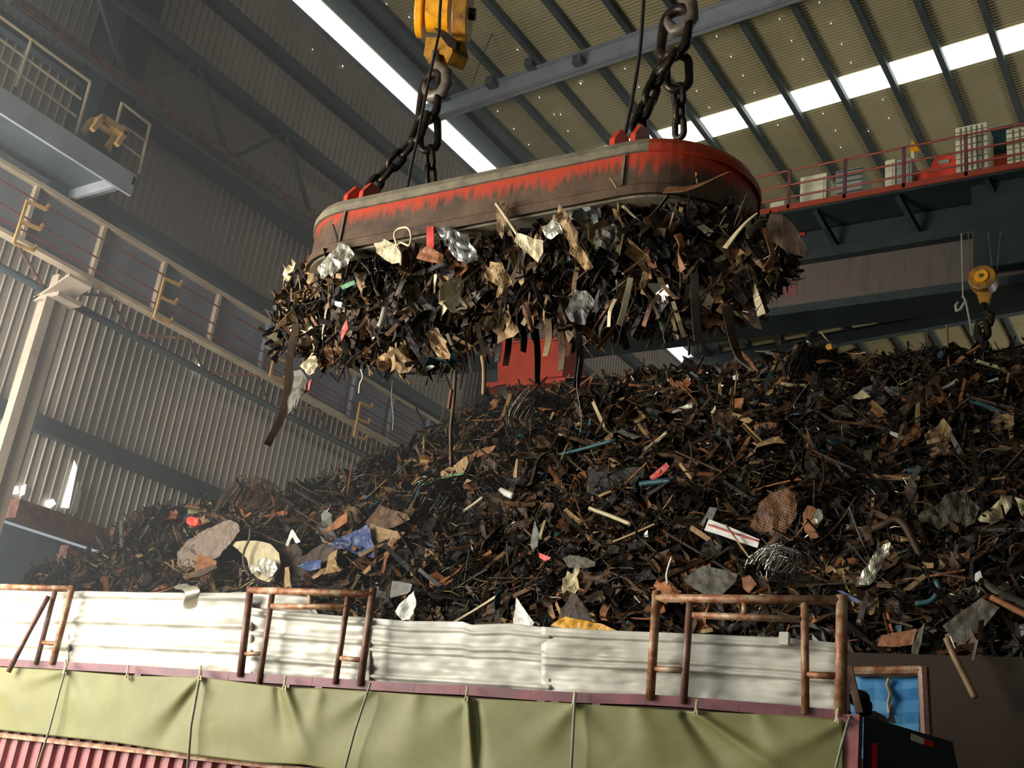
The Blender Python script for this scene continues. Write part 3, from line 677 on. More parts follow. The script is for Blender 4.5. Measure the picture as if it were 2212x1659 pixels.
sheet([(785, 1333), (880, 1342), (1000, 1343), (1020, 1350), (1100, 1347), (1190, 1357)], [(785, 1482), (1190, 1508)], -0.13, 4, (0.12, 0.36, 0.46, 0.85))
sheet([(1170, 1354), (1300, 1362), (1420, 1366), (1600, 1374), (1700, 1378), (1800, 1388), (1826, 1390)], [(1170, 1504), (1480, 1518), (1700, 1538), (1826, 1550)], -0.11, 5, (0.1, 0.42, 0.52))
# rusty pipe frames
def frame(segs, rail_pts, lab, m='rusty_pipe'):
    fr = MB().tube([T(a, b_, 0.06) for a, b_ in rail_pts], 0.037, 10).build('pipe_frame', M[m], trl, smooth=True, label=lab)
    for a, c, r, nm, mm in segs: MB().tube([T(*a, 0.055), T(*c, 0.055)], r * 0.84, 10).build(nm, M[mm], fr, smooth=True)
frame([((156, 1266), (113, 1436), 0.045, 'post', 'rusty_pipe'), ((119, 1276), (78, 1436), 0.035, 'post', 'brown_pipe'), ((92, 1388), (123, 1391), 0.03, 'rung', 'rusty_pipe')],
      [(-60, 1266), (156, 1272)], 'rusty pipe frame at the trailer end near the gate')
frame([((541, 1267), (519, 1462), 0.045, 'post', 'brown_pipe'), ((588, 1284), (559, 1482), 0.036, 'post', 'brown_pipe'), ((752, 1290), (724, 1478), 0.036, 'post', 'brown_pipe'), ((806, 1271), (778, 1482), 0.045, 'post', 'brown_pipe'),
       ((588, 1310), (752, 1311), 0.036, 'rail', 'rusty_pipe'), ((668, 1280), (672, 1310), 0.03, 'stub', 'rusty_pipe'), ((526, 1413), (568, 1411), 0.025, 'rung', 'rusty_pipe'), ((736, 1422), (784, 1426), 0.03, 'rung', 'rusty_pipe')],
      [(541, 1275), (806, 1284)], 'rusty pipe frame in the middle of the trailer side')
frame([((1419, 1277), (1404, 1512), 0.047, 'post', 'rusty_pipe'), ((1491, 1297), (1476, 1520), 0.038, 'post', 'brown_pipe'), ((1738, 1303), (1740, 1542), 0.038, 'post', 'rusty_pipe'), ((1819, 1286), (1815, 1545), 0.055, 'post', 'rusty_pipe'),
       ((1497, 1329), (1735, 1338), 0.034, 'rail', 'rusty_pipe'), ((1608, 1300), (1609, 1332), 0.03, 'stub', 'rusty_pipe'), ((1412, 1445), (1480, 1448), 0.034, 'rung', 'rusty_pipe'), ((1740, 1457), (1817, 1461), 0.034, 'rung', 'rusty_pipe')],
      [(1419, 1292), (1822, 1297)], 'rusty pipe frame at the tail of the trailer')
tpoly([(1828, 1440), (1842, 1440), (1866, 1540), (1850, 1542)], -0.1, 0.04).build('bent_bracket', M['brown_pipe'], trl)
MB().tube([T(105, 1288, 0.13), T(60, 1370, 0.2), T(18, 1452, 0.27)], 0.028, 8).build('leaning_pole', M['brown_pipe'], smooth=True, label='dark pole leaning on the white sheet of the trailer beside the bright gate', cat='pole')

# olive tarpaulin hung along the side, creased where it is tied
creases = [((140, 1448), (190, 1600), 30, .05), ((140, 1450), (10, 1480), 22, .05), ((432, 1462), (280, 1600), 26, .055), ((432, 1462), (450, 1560), 24, .04), ((432, 1470), (330, 1640), 20, -.04), ((615, 1486), (660, 1650), 22, .08), ((600, 1490), (625, 1600), 22, -.05), ((690, 1500), (655, 1650), 30, .03),
           ((800, 1492), (700, 1560), 24, .04), ((1010, 1512), (1022, 1700), 11, .075), ((1030, 1520), (1040, 1700), 16, -.05), ((1010, 1510), (940, 1560), 22, .03), ((1240, 1522), (1150, 1620), 30, .04), ((1240, 1522), (1330, 1640), 30, .04), ((1505, 1542), (1760, 1720), 20, .075), ((1480, 1545), (1600, 1700), 26, -.06),
           ((1820, 1560), (1640, 1640), 30, .04), ((250, 1460), (210, 1580), 40, .03), ((900, 1500), (860, 1650), 40, .03), ((1380, 1530), (1420, 1680), 44, .03), ((1640, 1545), (1700, 1640), 36, .03), ((-40, 1445), (60, 1560), 30, .05)]
ttop = [(-120, 1428), (0, 1441), (140, 1448), (280, 1460), (432, 1462), (615, 1486), (700, 1487), (800, 1493), (1010, 1508), (1200, 1517), (1505, 1537), (1700, 1545), (1827, 1556)]
tbot = [(-120, 1560), (0, 1577), (253, 1605), (411, 1630), (560, 1648), (658, 1652), (740, 1668), (900, 1690), (1200, 1730), (1827, 1800)]
def tarp(u, v):
    x = -120 + 1942 * u
    y0 = np.interp(x, [p[0] for p in ttop], [p[1] for p in ttop]) ; y1 = np.interp(x, [p[0] for p in tbot], [p[1] for p in tbot])
    y = y0 + (y1 - y0) * v; o = 0.17 + 0.02 * noise.noise(Vector((x * 0.006, y * 0.012, 3)))
    for (ax, ay), (bx, by), wd, hgt in creases:
        dx, dy = bx - ax, by - ay; L2 = dx * dx + dy * dy
        t = ((x - ax) * dx + (y - ay) * dy) / L2; tc = min(1, max(0, t)); d = math.hypot(x - ax - dx * tc, y - ay - dy * tc)
        wdt = wd * (0.35 + 0.9 * tc)
        o += 0.62 * hgt * math.exp(-(d / wdt) ** 2) * (1 - 0.75 * tc ** 3)
    return T(x, y, o)
tp = MB().grid(tarp, 420, 44).build('tarpaulin', M['tarp'], smooth=True, solid=0.006, label='olive green tarpaulin tied along the side of the trailer', cat='tarpaulin')
def trope(pts, lab, off=0.26, r=0.011):
    MB().tube([T(a, b_, off if i else off - 0.12) for i, (a, b_) in enumerate(pts)], r, 6).build('tie_rope', M['rope'], smooth=True, label=lab, cat='rope', group='ropes over the tarpaulin')
trope([(146, 1432), (140, 1450), (105, 1580), (70, 1690)], 'slanting tie rope on the tarpaulin below the frame nearest the gate', .26)
trope([(434, 1450), (428, 1480), (412, 1570), (404, 1680)], 'dark tie rope on the tarpaulin between the first two pipe frames', .26, .014)
trope([(800, 1476), (795, 1492), (766, 1580), (740, 1680)], 'slanting tie rope on the tarpaulin below the middle pipe frame', .26)
trope([(1243, 1498), (1241, 1520), (1237, 1600), (1232, 1700)], 'upright tie rope on the tarpaulin before the tail pipe frame', .26, .012)
trope([(1838, 1545), (1830, 1565), (1815, 1620), (1796, 1700)], 'tie rope at the tail corner of the tarpaulin', .26)
for px, py in ((275, 1462), (615, 1484), (1008, 1508), (1504, 1537), (1808, 1556), (140, 1450), (432, 1463), (1240, 1520)):
    MB().tube([T(px + 2, py - 24, .12), T(px, py - 6, .22), T(px - 3, py + 4, .22), T(px + 3, py + 6, .22), T(px + 2, py - 4, .22)], 0.012, 6).build('eyelet_tie', SC['beige'], tp)

# ------------------------------------------------------------------ bunker wall and scrap heap
MB().box((-17.5, 12.85, 0), (12.0, 13.15, 4.03)).build('bunker_wall', M['bunker'], kind='structure', label='brown concrete wall that holds back the heap')
SIL = [(-40, 1300, 13.0), (0, 1290, 13.1), (130, 1248, 13.3), (200, 1215, 13.5), (270, 1155, 13.7), (300, 1115, 13.9), (400, 1102, 14.3), (480, 1088, 14.8), (560, 1066, 15.3), (620, 1076, 15.6), (680, 1042, 16.0), (760, 1018, 16.5), (850, 972, 17.2), (940, 938, 17.8),
       (1000, 885, 18.2), (1060, 852, 18.5), (1150, 838, 18.5), (1300, 818, 18.5), (1400, 798, 18.5), (1560, 798, 18.5), (1640, 788, 18.5), (1700, 765, 18.5), (1760, 755, 18.5), (1810, 765, 18.5), (1840, 784, 18.5), (1920, 776, 18.5), (1990, 752, 18.5), (2050, 760, 18.5), (2120, 768, 18.5), (2300, 764, 18.5), (2700, 760, 18.5)]
_su = [p[0] for p in SIL]
def heap(u, t):
    """a point on the heap's front: u is measured along it, t from its foot (0) to its crest (1)"""
    yt = np.interp(u, _su, [p[2] for p in SIL]); vt = np.interp(u, _su, [p[1] for p in SIL]) + 8
    top = at(u, vt, y=yt); foot = at(u, 1440, y=13.4); foot[2] = min(foot[2], top[2] - 0.2)
    for q in (top, foot):
        if q[0] < -17.2: q[:2] *= -17.2 / q[0]
    if t <= 1: p = foot + (top - foot) * t; return p
    return top + np.array((0, 1.0, -0.75)) * (t - 1) * 6
def heap_at(px, py):
    lo, hi = 0.0, 1.0
    for _ in range(30):
        m_ = (lo + hi) / 2
        if proj(heap(px, m_))[1] > py: lo = m_
        else: hi = m_
    return heap(px, (lo + hi) / 2)

rg = np.random.default_rng(11)
def rotm(ax, a):
    return np.array(Matrix.Rotation(a, 3, Vector(ax)))
def frame_from(zaxis, xaxis):
    z = _n(np.array(zaxis, float)); x = np.array(xaxis, float); x = x - z * (x @ z)
    if np.linalg.norm(x) < 1e-3: x = np.cross(z, (0.3, 0.9, 0.1))
    x = _n(x); return np.stack([x, np.cross(z, x), z], 1)
# pieces in their own space: x is the long way, z the thickness
def strip_piece(L, w, t, twist, curl, seg, kink=0.0):
    V, Fc = [], []; pos = np.zeros(3); a = 0.0
    for i in range(seg + 1):
        f = i / seg; tw = twist * (f - 0.5); c, s_ = math.cos(tw), math.sin(tw)
        ww = w * (1 - 0.25 * kink * abs(math.sin(5 * f + kink)))
        y = np.array((0, c, s_)); ca, sa = math.cos(a), math.sin(a); n = np.array((-sa, -s_ * ca, c * ca))
        for k1, k2 in ((-1, -1), (1, -1), (1, 1), (-1, 1)): V.append(pos + y * k1 * ww / 2 + n * k2 * t / 2)
        a += curl / seg + (kink if i == seg // 2 else 0); pos = pos + np.array((math.cos(a), 0, math.sin(a))) * L / seg
    V = np.array(V) - np.mean(V, axis=0)
    for i in range(seg):
        for j in range(4): Fc.append((i * 4 + j, i * 4 + (j + 1) % 4, (i + 1) * 4 + (j + 1) % 4, (i + 1) * 4 + j))
    Fc += [(3, 2, 1, 0), (seg * 4, seg * 4 + 1, seg * 4 + 2, seg * 4 + 3)]
    return V, Fc
def plate_piece(w, h, t, bend, crump, g=None, n=4):
    g = g or rg
    nx, ny = n + 1, n
    out = np.zeros((ny + 1, nx + 1, 3))
    jit = g.normal(0, 1, (ny + 1, nx + 1, 3))
    bx, by = g.normal(0, bend), g.normal(0, bend); tap = g.uniform(-0.4, 0.4); sk = g.uniform(-0.3, 0.3)
    for j in range(ny + 1):
        for i in range(nx + 1):
            u, v = i / nx - 0.5, j / ny - 0.5
            out[j, i] = (w * (u * (1 + tap * v * 2) + sk * v) , h * v * (1 - 0.3 * tap * u), bx * w * (u * u - 0.1) * 4 + by * h * (v * v - 0.1) * 4 + (bend * 0.8 * w * abs(u + v * 0.5)))
    edge = np.zeros((ny + 1, nx + 1)); edge[0] = edge[-1] = 1; edge[:, 0] = edge[:, -1] = 1
    out[..., 2] += jit[..., 2] * crump * min(w, h)
    out[..., 0] += jit[..., 0] * (0.05 * w / nx * 2 + edge * 0.05 * w); out[..., 1] += jit[..., 1] * (0.05 * h / ny * 2 + edge * 0.06 * h)
    A = out.reshape(-1, 3); k = len(A); m_ = nx + 1
    V = np.concatenate([A + (0, 0, t / 2), A - (0, 0, t / 2)])
    q = [(j * m_ + i, j * m_ + i + 1, (j + 1) * m_ + i + 1, (j + 1) * m_ + i) for j in range(ny) for i in range(nx)]
    Fc = q + [tuple(i + k for i in f[::-1]) for f in q]
    rim = [i for i in range(m_)] + [j * m_ + nx for j in range(1, ny + 1)] + [ny * m_ + i for i in range(nx - 1, -1, -1)] + [j * m_ for j in range(ny - 1, 0, -1)]
    for a, b_ in zip(rim, rim[1:] + rim[:1]): Fc.append((a, a + k, b_ + k, b_))
    return V, Fc
def tube_piece(pts, r, n=6): b_ = MB().tube(pts, r, n); return np.array(b_.v), b_.f
def wire_piece(R, turns, r, g, n=4, per=14):
    ph = g.uniform(0, 6.28, 6); pts = []
    for i in range(int(turns * per)):
        a = i / per * 6.283
        rr = R * (0.55 + 0.45 * math.sin(a * 0.37 + ph[0])); pts.append((rr * math.cos(a + 0.8 * math.sin(a * 0.61 + ph[1])), rr * math.sin(a * 0.93 + ph[2]) , 0.8 * R * math.sin(a * 0.29 + ph[3]) * math.cos(a * 0.71 + ph[4])))
    return tube_piece(pts, r, n)
def angle_piece(L, w, t, bend):
    b_ = MB(); k = 4
    prof = [(0, 0), (w, 0), (w, t), (t, t), (t, w), (0, w)]; V = []
    for i in range(k + 1):
        f = i / k - 0.5; V += [(L * f, p[0], p[1] + bend * L * f * f) for p in prof]
    Fc = [(i * 6 + j, i * 6 + (j + 1) % 6, (i + 1) * 6 + (j + 1) % 6, (i + 1) * 6 + j) for i in range(k) for j in range(6)] + [tuple(range(6))[::-1], tuple(k * 6 + j for j in range(6))]
    return np.array(V), Fc
SMATS = list(SC.keys())
class Mass:
    """many small pieces that nobody could count, in one object"""
    def __init__(s): s.V, s.F, s.I, s.n = [], [], [], 0
    def put(s, V, Fc, R, p, key):
        s.V.append(V @ R.T + p); s.F += [tuple(i + s.n for i in f) for f in Fc]; s.I += [SMATS.index(key)] * len(Fc); s.n += len(V)
    def build(s, name, label):
        me = bpy.data.meshes.new(name); V = np.concatenate(s.V); org = np.array([V[:, 0].mean(), V[:, 1].mean(), V[:, 2].min()])
        me.from_pydata((V - org).tolist(), [], s.F)
        for k in SMATS: me.materials.append(SC[k])
        me.polygons.foreach_set('material_index', s.I)
        o = bpy.data.objects.new(name, me); C.objects.link(o); o.location = org
        return tag(o, label, 'scrap', None, 'stuff')
def pick(table):
    r = rg.random(); a = 0
    for k, p in table:
        a += p
        if r < a: return k
    return table[-1][0]
HEAP_TONES = [('dark', .50), ('brown', .28), ('orange', .08), ('tan', .05), ('wire', .045), ('zinc', .03), ('teal', .01), ('grey', .01), ('red', .004), ('white', .001)]
def slope_dir(u, t):
    e = 0.02; a = heap(u, min(t + e, 1)) - heap(u, max(t - e, 0)); b_ = heap(u + 20, t) - heap(u - 20, t)
    n = np.cross(b_, a); n = _n(n); return (n if n[1] < 0 else -n), _n(b_), _n(a)
ms = Mass()
# the body of the heap
nu, nv = 150, 40; V = []
us = np.linspace(-40, 2700, nu + 1)
for j in range(nv + 1):
    t = j / 30
    for i, u in enumerate(us):
        p = heap(u, t); q = Vector(p); n = noise.noise(q * 0.9) * 0.22 + noise.noise(q * 2.6) * 0.1
        V.append(p + np.array((0, -0.6, 0.75)) * (n - 0.18))
w = nu + 1
ms.put(np.array(V), [(j * w + i, j * w + i + 1, (j + 1) * w + i + 1, (j + 1) * w + i) for j in range(nv) for i in range(nu)], np.eye(3), np.zeros(3), 'dark')
PIECES = []
for i in range(34):
    PIECES.append(strip_piece(rg.uniform(.24, .72), rg.uniform(.02, .075), .008, rg.normal(0, 1.2), rg.normal(0, 1.1), 4, rg.normal(0, .4)))
for i in range(10): PIECES.append(plate_piece(rg.uniform(.14, .36), rg.uniform(.1, .24), .006, .18, .06, n=2))
for i in range(8): PIECES.append(angle_piece(rg.uniform(.25, .6), rg.uniform(.03, .05), .006, rg.normal(0, .2)))
for i in range(8):
    L_ = rg.uniform(.3, .8); c = rg.normal(0, .12); PIECES.append(tube_piece([(L_ * (k / 4 - .5), 0, c * L_ * ((k / 4 - .5) ** 2) * 4) for k in range(5)], rg.uniform(.007, .016), 5))
WIRES = [wire_piece(.17, 2.2, .0035, rg, 3, 10) for i in range(10)]
def drop(mass, u, t, lift, pool, tones, spread=0.6):
    n, ex, ey = slope_dir(u, min(t, .99)); p = heap(u, t) + n * lift
    a = rg.uniform(0, math.pi); x = ex * math.cos(a) + ey * math.sin(a) + n * rg.normal(0, spread * .6)
    R = frame_from(n + rg.normal(0, spread, 3), x)
    Vp, Fp = pool[rg.integers(len(pool))]
    mass.put(Vp * rg.uniform(.7, 1.25), Fp, R, p, pick(tones))
for i in range(17500):
    u = rg.uniform(60, 2680); t = rg.uniform(0, 1.04) ** 0.9
    drop(ms, u, t, rg.uniform(-.05, .12), PIECES, HEAP_TONES)
for i in range(1700):
    u = rg.uniform(150, 2290); t = rg.uniform(0.05, 1.02)
    drop(ms, u, t, rg.uniform(.0, .15), WIRES, [('wire', .7), ('zinc', .3)])
ms.build('scrap_heap', 'high heap of small tangled rusty steel scrap behind the trailer')

# ------------------------------------------------------------------ scrap pieces one by one
def piece_proto(name, V, Fc, key):
    me = bpy.data.meshes.new(name); me.from_pydata(np.asarray(V).tolist(), [], Fc); me.materials.append(SC[key])
    return bpy.data.objects.new(name, me)
def protos(name, n, fn): return [piece_proto(name, *fn(i), 'brown') for i in range(n)]
PLATES = protos('scrap_plate', 14, lambda i: plate_piece(rg.uniform(.34, .62), rg.uniform(.2, .4), .009, .16, .07, n=4))
STRIPS = protos('scrap_strip', 14, lambda i: strip_piece(rg.uniform(.5, 1.05), rg.uniform(.05, .11), .009, rg.normal(0, 1.0), rg.normal(0, .9), 8, rg.normal(0, .5)))
RODS = protos('scrap_rod', 8, lambda i: tube_piece([(L_ * (k / 6 - .5), 0, c * L_ * 4 * (k / 6 - .5) ** 2) for L_, c in [(rg.uniform(.7, 1.3), rg.normal(0, .1))] for k in range(7)], rg.uniform(.012, .024), 8))
ANGLES = protos('scrap_angle_bar', 6, lambda i: angle_piece(rg.uniform(.6, 1.0), rg.uniform(.045, .07), .008, rg.normal(0, .15)))
TANGLES = protos('wire_tangle', 6, lambda i: wire_piece(.34, 9, .005, rg, 4, 14))
SHEETS = protos('hanging_sheet', 14, lambda i: plate_piece(rg.uniform(.26, .5), rg.uniform(.14, .28), .008, .22, .1, n=4))
RIBBONS = protos('hanging_strip', 14, lambda i: strip_piece(rg.uniform(.4, .85), rg.uniform(.03, .085), .008, rg.normal(0, 1.6), rg.normal(0, .9), 8, rg.normal(0, .5)))
SPIKES = protos('hanging_rod', 6, lambda i: tube_piece([(L_ * (k / 6 - .5), 0.03 * math.sin(k), c * L_ * 4 * (k / 6 - .5) ** 2) for L_, c in [(rg.uniform(.5, 1.0), rg.normal(0, .12))] for k in range(7)], rg.uniform(.008, .016), 6))
WORD = {'dark': 'blackened', 'brown': 'rusty brown', 'orange': 'orange rusted', 'tan': 'tan', 'beige': 'pale beige', 'zinc': 'grey zinc', 'tin': 'bright tin', 'wire': 'dark', 'blue': 'blue painted', 'teal': 'teal painted', 'green': 'green painted', 'red': 'red painted', 'grey': 'dull grey', 'white': 'white painted', 'khaki': 'khaki'}
def put_copy(pool, key, R, p, noun, where, cat, s=1.0):
    o = pool[int(rg.integers(len(pool)))].copy(); C.objects.link(o)
    o.material_slots[0].link = 'OBJECT'; o.material_slots[0].material = SC[key]
    m4 = Matrix.Identity(4)
    for a in range(3):
        for b_ in range(3): m4[a][b_] = R[a][b_] * s
        m4[a][3] = p[a]
    o.matrix_world = m4
    lab = f'{WORD[key]} {noun} {where}'
    return tag(o, lab, cat, lab + ', all alike')
def zone(u, t):
    lo = 'low' if t < .36 else 'midway' if t < .7 else 'high'
    side = 'beside the ribbed wall' if u < 640 else 'behind the middle pipe frame' if u < 1020 else 'below the dangling scrap' if u < 1380 else 'behind the tail pipe frame' if u < 1830 else 'above the bunker wall'
    return f'{lo} on the heap {side}'
def scatter(n, pool, tones, noun, cat, spread, lift):
    for i in range(n):
        u = 200 + 2010 * ((i + rg.random()) / n); t = rg.uniform(.07, 1.0)
        if u < 500: t = rg.uniform(.3, 1.0)
        nn, ex, ey = slope_dir(u, min(t, .98)); p = heap(u, t) + nn * (lift + rg.uniform(0.01, .12))
        a = rg.uniform(0, math.pi); x = ex * math.cos(a) + ey * math.sin(a) + nn * rg.normal(0, spread * .5)
        put_copy(pool, pick(tones), frame_from(nn + rg.normal(0, spread, 3), x), p, noun, zone(u, t), cat, rg.uniform(.7, 1.1))
scatter(290, PLATES, [('dark', .42), ('brown', .38), ('orange', .1), ('tan', .05), ('grey', .05)], 'bent plate', 'scrap plate', .4, .08)
scatter(300, STRIPS, [('dark', .26), ('brown', .42), ('orange', .14), ('tan', .11), ('grey', .04), ('teal', .03)], 'bent strip', 'scrap strip', .45, .1)
scatter(260, RODS, [('dark', .35), ('brown', .4), ('orange', .1), ('tan', .1), ('zinc', .05)], 'rod', 'scrap rod', .5, .1)
scatter(200, ANGLES, [('brown', .45), ('dark', .25), ('tan', .16), ('beige', .08), ('zinc', .06)], 'angle bar', 'scrap bar', .5, .1)
scatter(60, TANGLES, [('wire', 1)], 'wire tangle', 'wire tangle', .5, .12)

# the load under the magnet
VT = [(590, 560), (690, 535), (1000, 470), (1355, 408), (1500, 415), (1600, 440), (1650, 480), (1700, 545), (1750, 560)]
VB = [(590, 660), (620, 740), (650, 790), (700, 800), (760, 800), (850, 815), (950, 822), (1010, 790), (1060, 735), (1120, 715), (1200, 706), (1250, 755), (1330, 740), (1395, 712), (1430, 735), (1510, 728), (1560, 705), (1610, 700), (1650, 650), (1700, 600), (1750, 590)]
def vt(u): return float(np.interp(u, [p[0] for p in VT], [p[1] for p in VT]))
def vb(u): return float(np.interp(u, [p[0] for p in VB], [p[1] for p in VB]))
def hang_dir(sp): return _n(np.array((rg.normal(0, sp), rg.normal(0, sp), -1.0)))
HT = [('dark', .40), ('brown', .33), ('tan', .10), ('orange', .06), ('beige', .035), ('wire', .03), ('zinc', .03), ('teal', .008), ('green', .007)]
mh_ = Mass()
def half_width(u): return 0.86 if 720 < u < 1500 else 0.55
for i in range(6500):
    u = rg.uniform(618, 1690); f = rg.uniform(0, 1) ** 1.15
    v = vt(u) + 14 + (vb(u) - vt(u) - 34) * f
    y = YM + rg.uniform(-1, 1) * half_width(u) * (1 - .35 * f)
    Vp, Fp = PIECES[rg.integers(len(PIECES))]
    p = at(u, v, y=y); zm = 6.0 + EYE + tilt(p[0]) * .5
    if p[2] > zm - .1 and p[1] > YN: p[2] = zm - rg.uniform(.08, .4)
    mh_.put(Vp * rg.uniform(.6, 1.0), Fp, frame_from(rg.normal(0, 1, 3), hang_dir(.65)), p, pick(HT))
for i in range(160):
    u = rg.uniform(610, 1720); v = vt(u) + (vb(u) - vt(u)) * rg.uniform(.1, .95); Vp, Fp = WIRES[rg.integers(len(WIRES))]
    mh_.put(Vp, Fp, frame_from(rg.normal(0, 1, 3), rg.normal(0, 1, 3)), at(u, v, y=YM + rg.uniform(-.8, .6)), 'wire')
mh_.build('hanging_scrap', 'dense mass of small scrap clinging under the electromagnet')
def hzone(u): return 'under the far rounded end of the magnet' if u < 860 else 'under the middle of the magnet' if u < 1330 else 'under the near curved end of the magnet'
def dangle(n, pool, tones, noun, cat, sp):
    for i in range(n):
        u = 622 + 1070 * ((i + rg.random()) / n); f = rg.uniform(.0, .97)
        v = vt(u) + 22 + (vb(u) - vt(u) - 40) * f
        y = YM - half_width(u) * (1 - .3 * f) * rg.uniform(.55, 1.08)
        z = np.array((rg.normal(.25, .6), -1.0, rg.normal(0, .5)))
        x = hang_dir(sp); zz = z - x * (x @ z)
        put_copy(pool, pick(tones), frame_from(zz, x) if False else np.stack([x, np.cross(_n(zz), x), _n(zz)], 1), at(u, v, y=y), noun, hzone(u), cat, rg.uniform(.6, 1.0))
dangle(220, SHEETS, [('dark', .3), ('brown', .34), ('tan', .16), ('orange', .07), ('beige', .06), ('zinc', .05), ('grey', .02)], 'torn sheet', 'scrap sheet', .6)
dangle(285, RIBBONS, [('dark', .25), ('brown', .36), ('tan', .2), ('orange', .08), ('beige', .06), ('zinc', .05)], 'twisted strip', 'scrap strip', .5)
dangle(150, SPIKES, [('dark', .4), ('brown', .4), ('tan', .15), ('zinc', .05)], 'rod', 'scrap rod', .4)

# single pieces that can be told apart: an outline at its own place, crumpled, with the thickness of its sheet
def piece(name, pts, key, label, cat, where, off=0.0, th=0.01, crump=0.03, sub=3, lean=0.0, group=None):
    cx_ = sum(p[0] for p in pts) / len(pts); cy_ = sum(p[1] for p in pts) / len(pts)
    base = where(cx_, cy_); y0 = base[1] - off
    bm = bmesh.new(); vs = []
    for a, b_ in pts:
        p = at(a, b_, y=y0 + lean * (cy_ - b_) * 0.006); vs.append(bm.verts.new(p))
    f = bm.faces.new(vs); bmesh.ops.triangulate(bm, faces=[f])
    for _ in range(sub):
        bmesh.ops.subdivide_edges(bm, edges=[e for e in bm.edges if e.calc_length() > 0.05], cuts=1, use_grid_fill=True)
        bmesh.ops.triangulate(bm, faces=[q for q in bm.faces if len(q.verts) > 4])
    for v in bm.verts:
        q = v.co * 4.5; n = noise.noise_vector(q) * crump + noise.noise_vector(q * 2.7) * crump * .6
        v.co.y += n.y * 1.6; v.co.x += n.x * .25; v.co.z += n.z * .25
    bmesh.ops.recalc_face_normals(bm, faces=bm.faces)
    me = bpy.data.meshes.new(name); c = Vector(base); 
    for v in bm.verts: v.co -= c
    bm.to_mesh(me); bm.free(); me.materials.append(SC[key] if key in SC else M[key])
    o = bpy.data.objects.new(name, me); C.objects.link(o); o.location = c; ORG[o.name] = np.array(base)
    s_ = o.modifiers.new('t', 'SOLIDIFY'); s_.thickness = th; s_.offset = 0
    return tag(o, label, cat, group)
def hang(px, py): return at(px, py, y=YM - 0.95)
def onheap(px, py): return heap_at(px, py)
def hp(name, key, label, pts, off=0.0, **k): return piece(name, pts, key, label, k.pop('cat', 'scrap sheet'), hang, off, **k)
def gp(name, key, label, pts, off=0.25, **k): return piece(name, pts, key, label, k.pop('cat', 'scrap piece'), onheap, off + 0.13, **k)
def hw(name, key, label, pts, r, y=YM - 1.0, cat='scrap rod', n=7):
    return MB().tube([at(a, b_, y=y) for a, b_ in smooth_px(pts)], r, n).build(name, SC[key], smooth=True, label=label, cat=cat)
def gw(name, key, label, pts, r, off=0.2, cat='scrap rod', n=7):
    P_ = [heap_at(a, b_) for a, b_ in pts]; ym = sum(p[1] for p in P_) / len(P_) - off - 0.13
    return MB().tube([at(a, b_, y=ym) for a, b_ in smooth_px(pts, 4)], r, n).build(name, SC[key], smooth=True, label=label, cat=cat)
def ribbon(name, key, label, pts, w, y, th=0.01, cat='scrap strip', tw=0.0):
    P_ = [at(a, b_, y=y) for a, b_ in smooth_px(pts, 4)]; b = MB(); V = []
    for i, p in enumerate(P_):
        d = _n(P_[min(i + 1, len(P_) - 1)] - P_[max(i - 1, 0)]); s_ = _n(np.cross(d, (0, 1, 0))); q = s_ * math.cos(tw * i / len(P_) + .5) + np.array((0, 1, 0)) * math.sin(tw * i / len(P_) + .5)
        nn = np.cross(d, q); V += [p + q * w / 2 + nn * th / 2, p - q * w / 2 + nn * th / 2, p - q * w / 2 - nn * th / 2, p + q * w / 2 - nn * th / 2]
    k = len(P_)
    b.add(V, [(i * 4 + j, i * 4 + (j + 1) % 4, i * 4 + 4 + (j + 1) % 4, i * 4 + 4 + j) for i in range(k - 1) for j in range(4)] + [(3, 2, 1, 0), tuple((k - 1) * 4 + j for j in range(4))])
    return b.build(name, SC[key], smooth=False, label=label, cat=cat)

hp('tin_sheet', 'tin', 'bright crumpled tin sheet hanging at the far rounded end of the magnet', [(728, 522), (752, 530), (765, 552), (738, 578), (722, 604), (712, 588), (705, 606), (690, 600), (682, 580), (700, 558)], .12, crump=.05)
hp('curved_plate', 'zinc', 'curved silvery plate just below the magnet shell', [(938, 492), (955, 487), (978, 492), (1000, 508), (1028, 540), (1032, 562), (1010, 567), (985, 560), (965, 530)], .1, crump=.03)
hp('tan_sheet', 'beige', 'flat buff sheet hanging beside the wire loop', [(806, 522), (832, 518), (866, 535), (866, 566), (846, 570), (815, 548)], .02)
hw('wire_loop', 'beige', 'pale wire loop hooked under the magnet shell', [(858, 530), (852, 508), (860, 495), (880, 492), (888, 508), (884, 530), (866, 524), (858, 536), (866, 548), (866, 572)], .014, YN - .12, 'wire loop')
hp('red_bar', 'red', 'short red painted bar standing under the magnet', [(922, 489), (937, 489), (937, 568), (922, 565)], .05, crump=.01, cat='scrap bar')
hp('angle_plate', 'orange', 'tan orange angle plate beside the red bar', [(905, 540), (925, 532), (957, 550), (953, 572), (925, 566), (900, 560)], .1)
hp('torn_plate', 'tan', 'pale tan torn plate in the middle of the load', [(1062, 566), (1090, 570), (1106, 612), (1090, 622), (1078, 648), (1066, 638), (1075, 615), (1048, 602)], .14, crump=.05)
hp('crumpled_sheet', 'tan', 'long crumpled coppery sheet slanting down the middle of the load', [(1202, 437), (1226, 462), (1240, 482), (1247, 505), (1240, 520), (1262, 545), (1280, 578), (1272, 590), (1252, 572), (1232, 548), (1222, 515), (1208, 492), (1193, 468)], .2, crump=.06, sub=4)
hp('bright_flag', 'tin', 'small bright tin flap beside the long coppery sheet', [(1172, 492), (1195, 478), (1214, 486), (1216, 505), (1190, 516), (1178, 510)], .22, crump=.04)
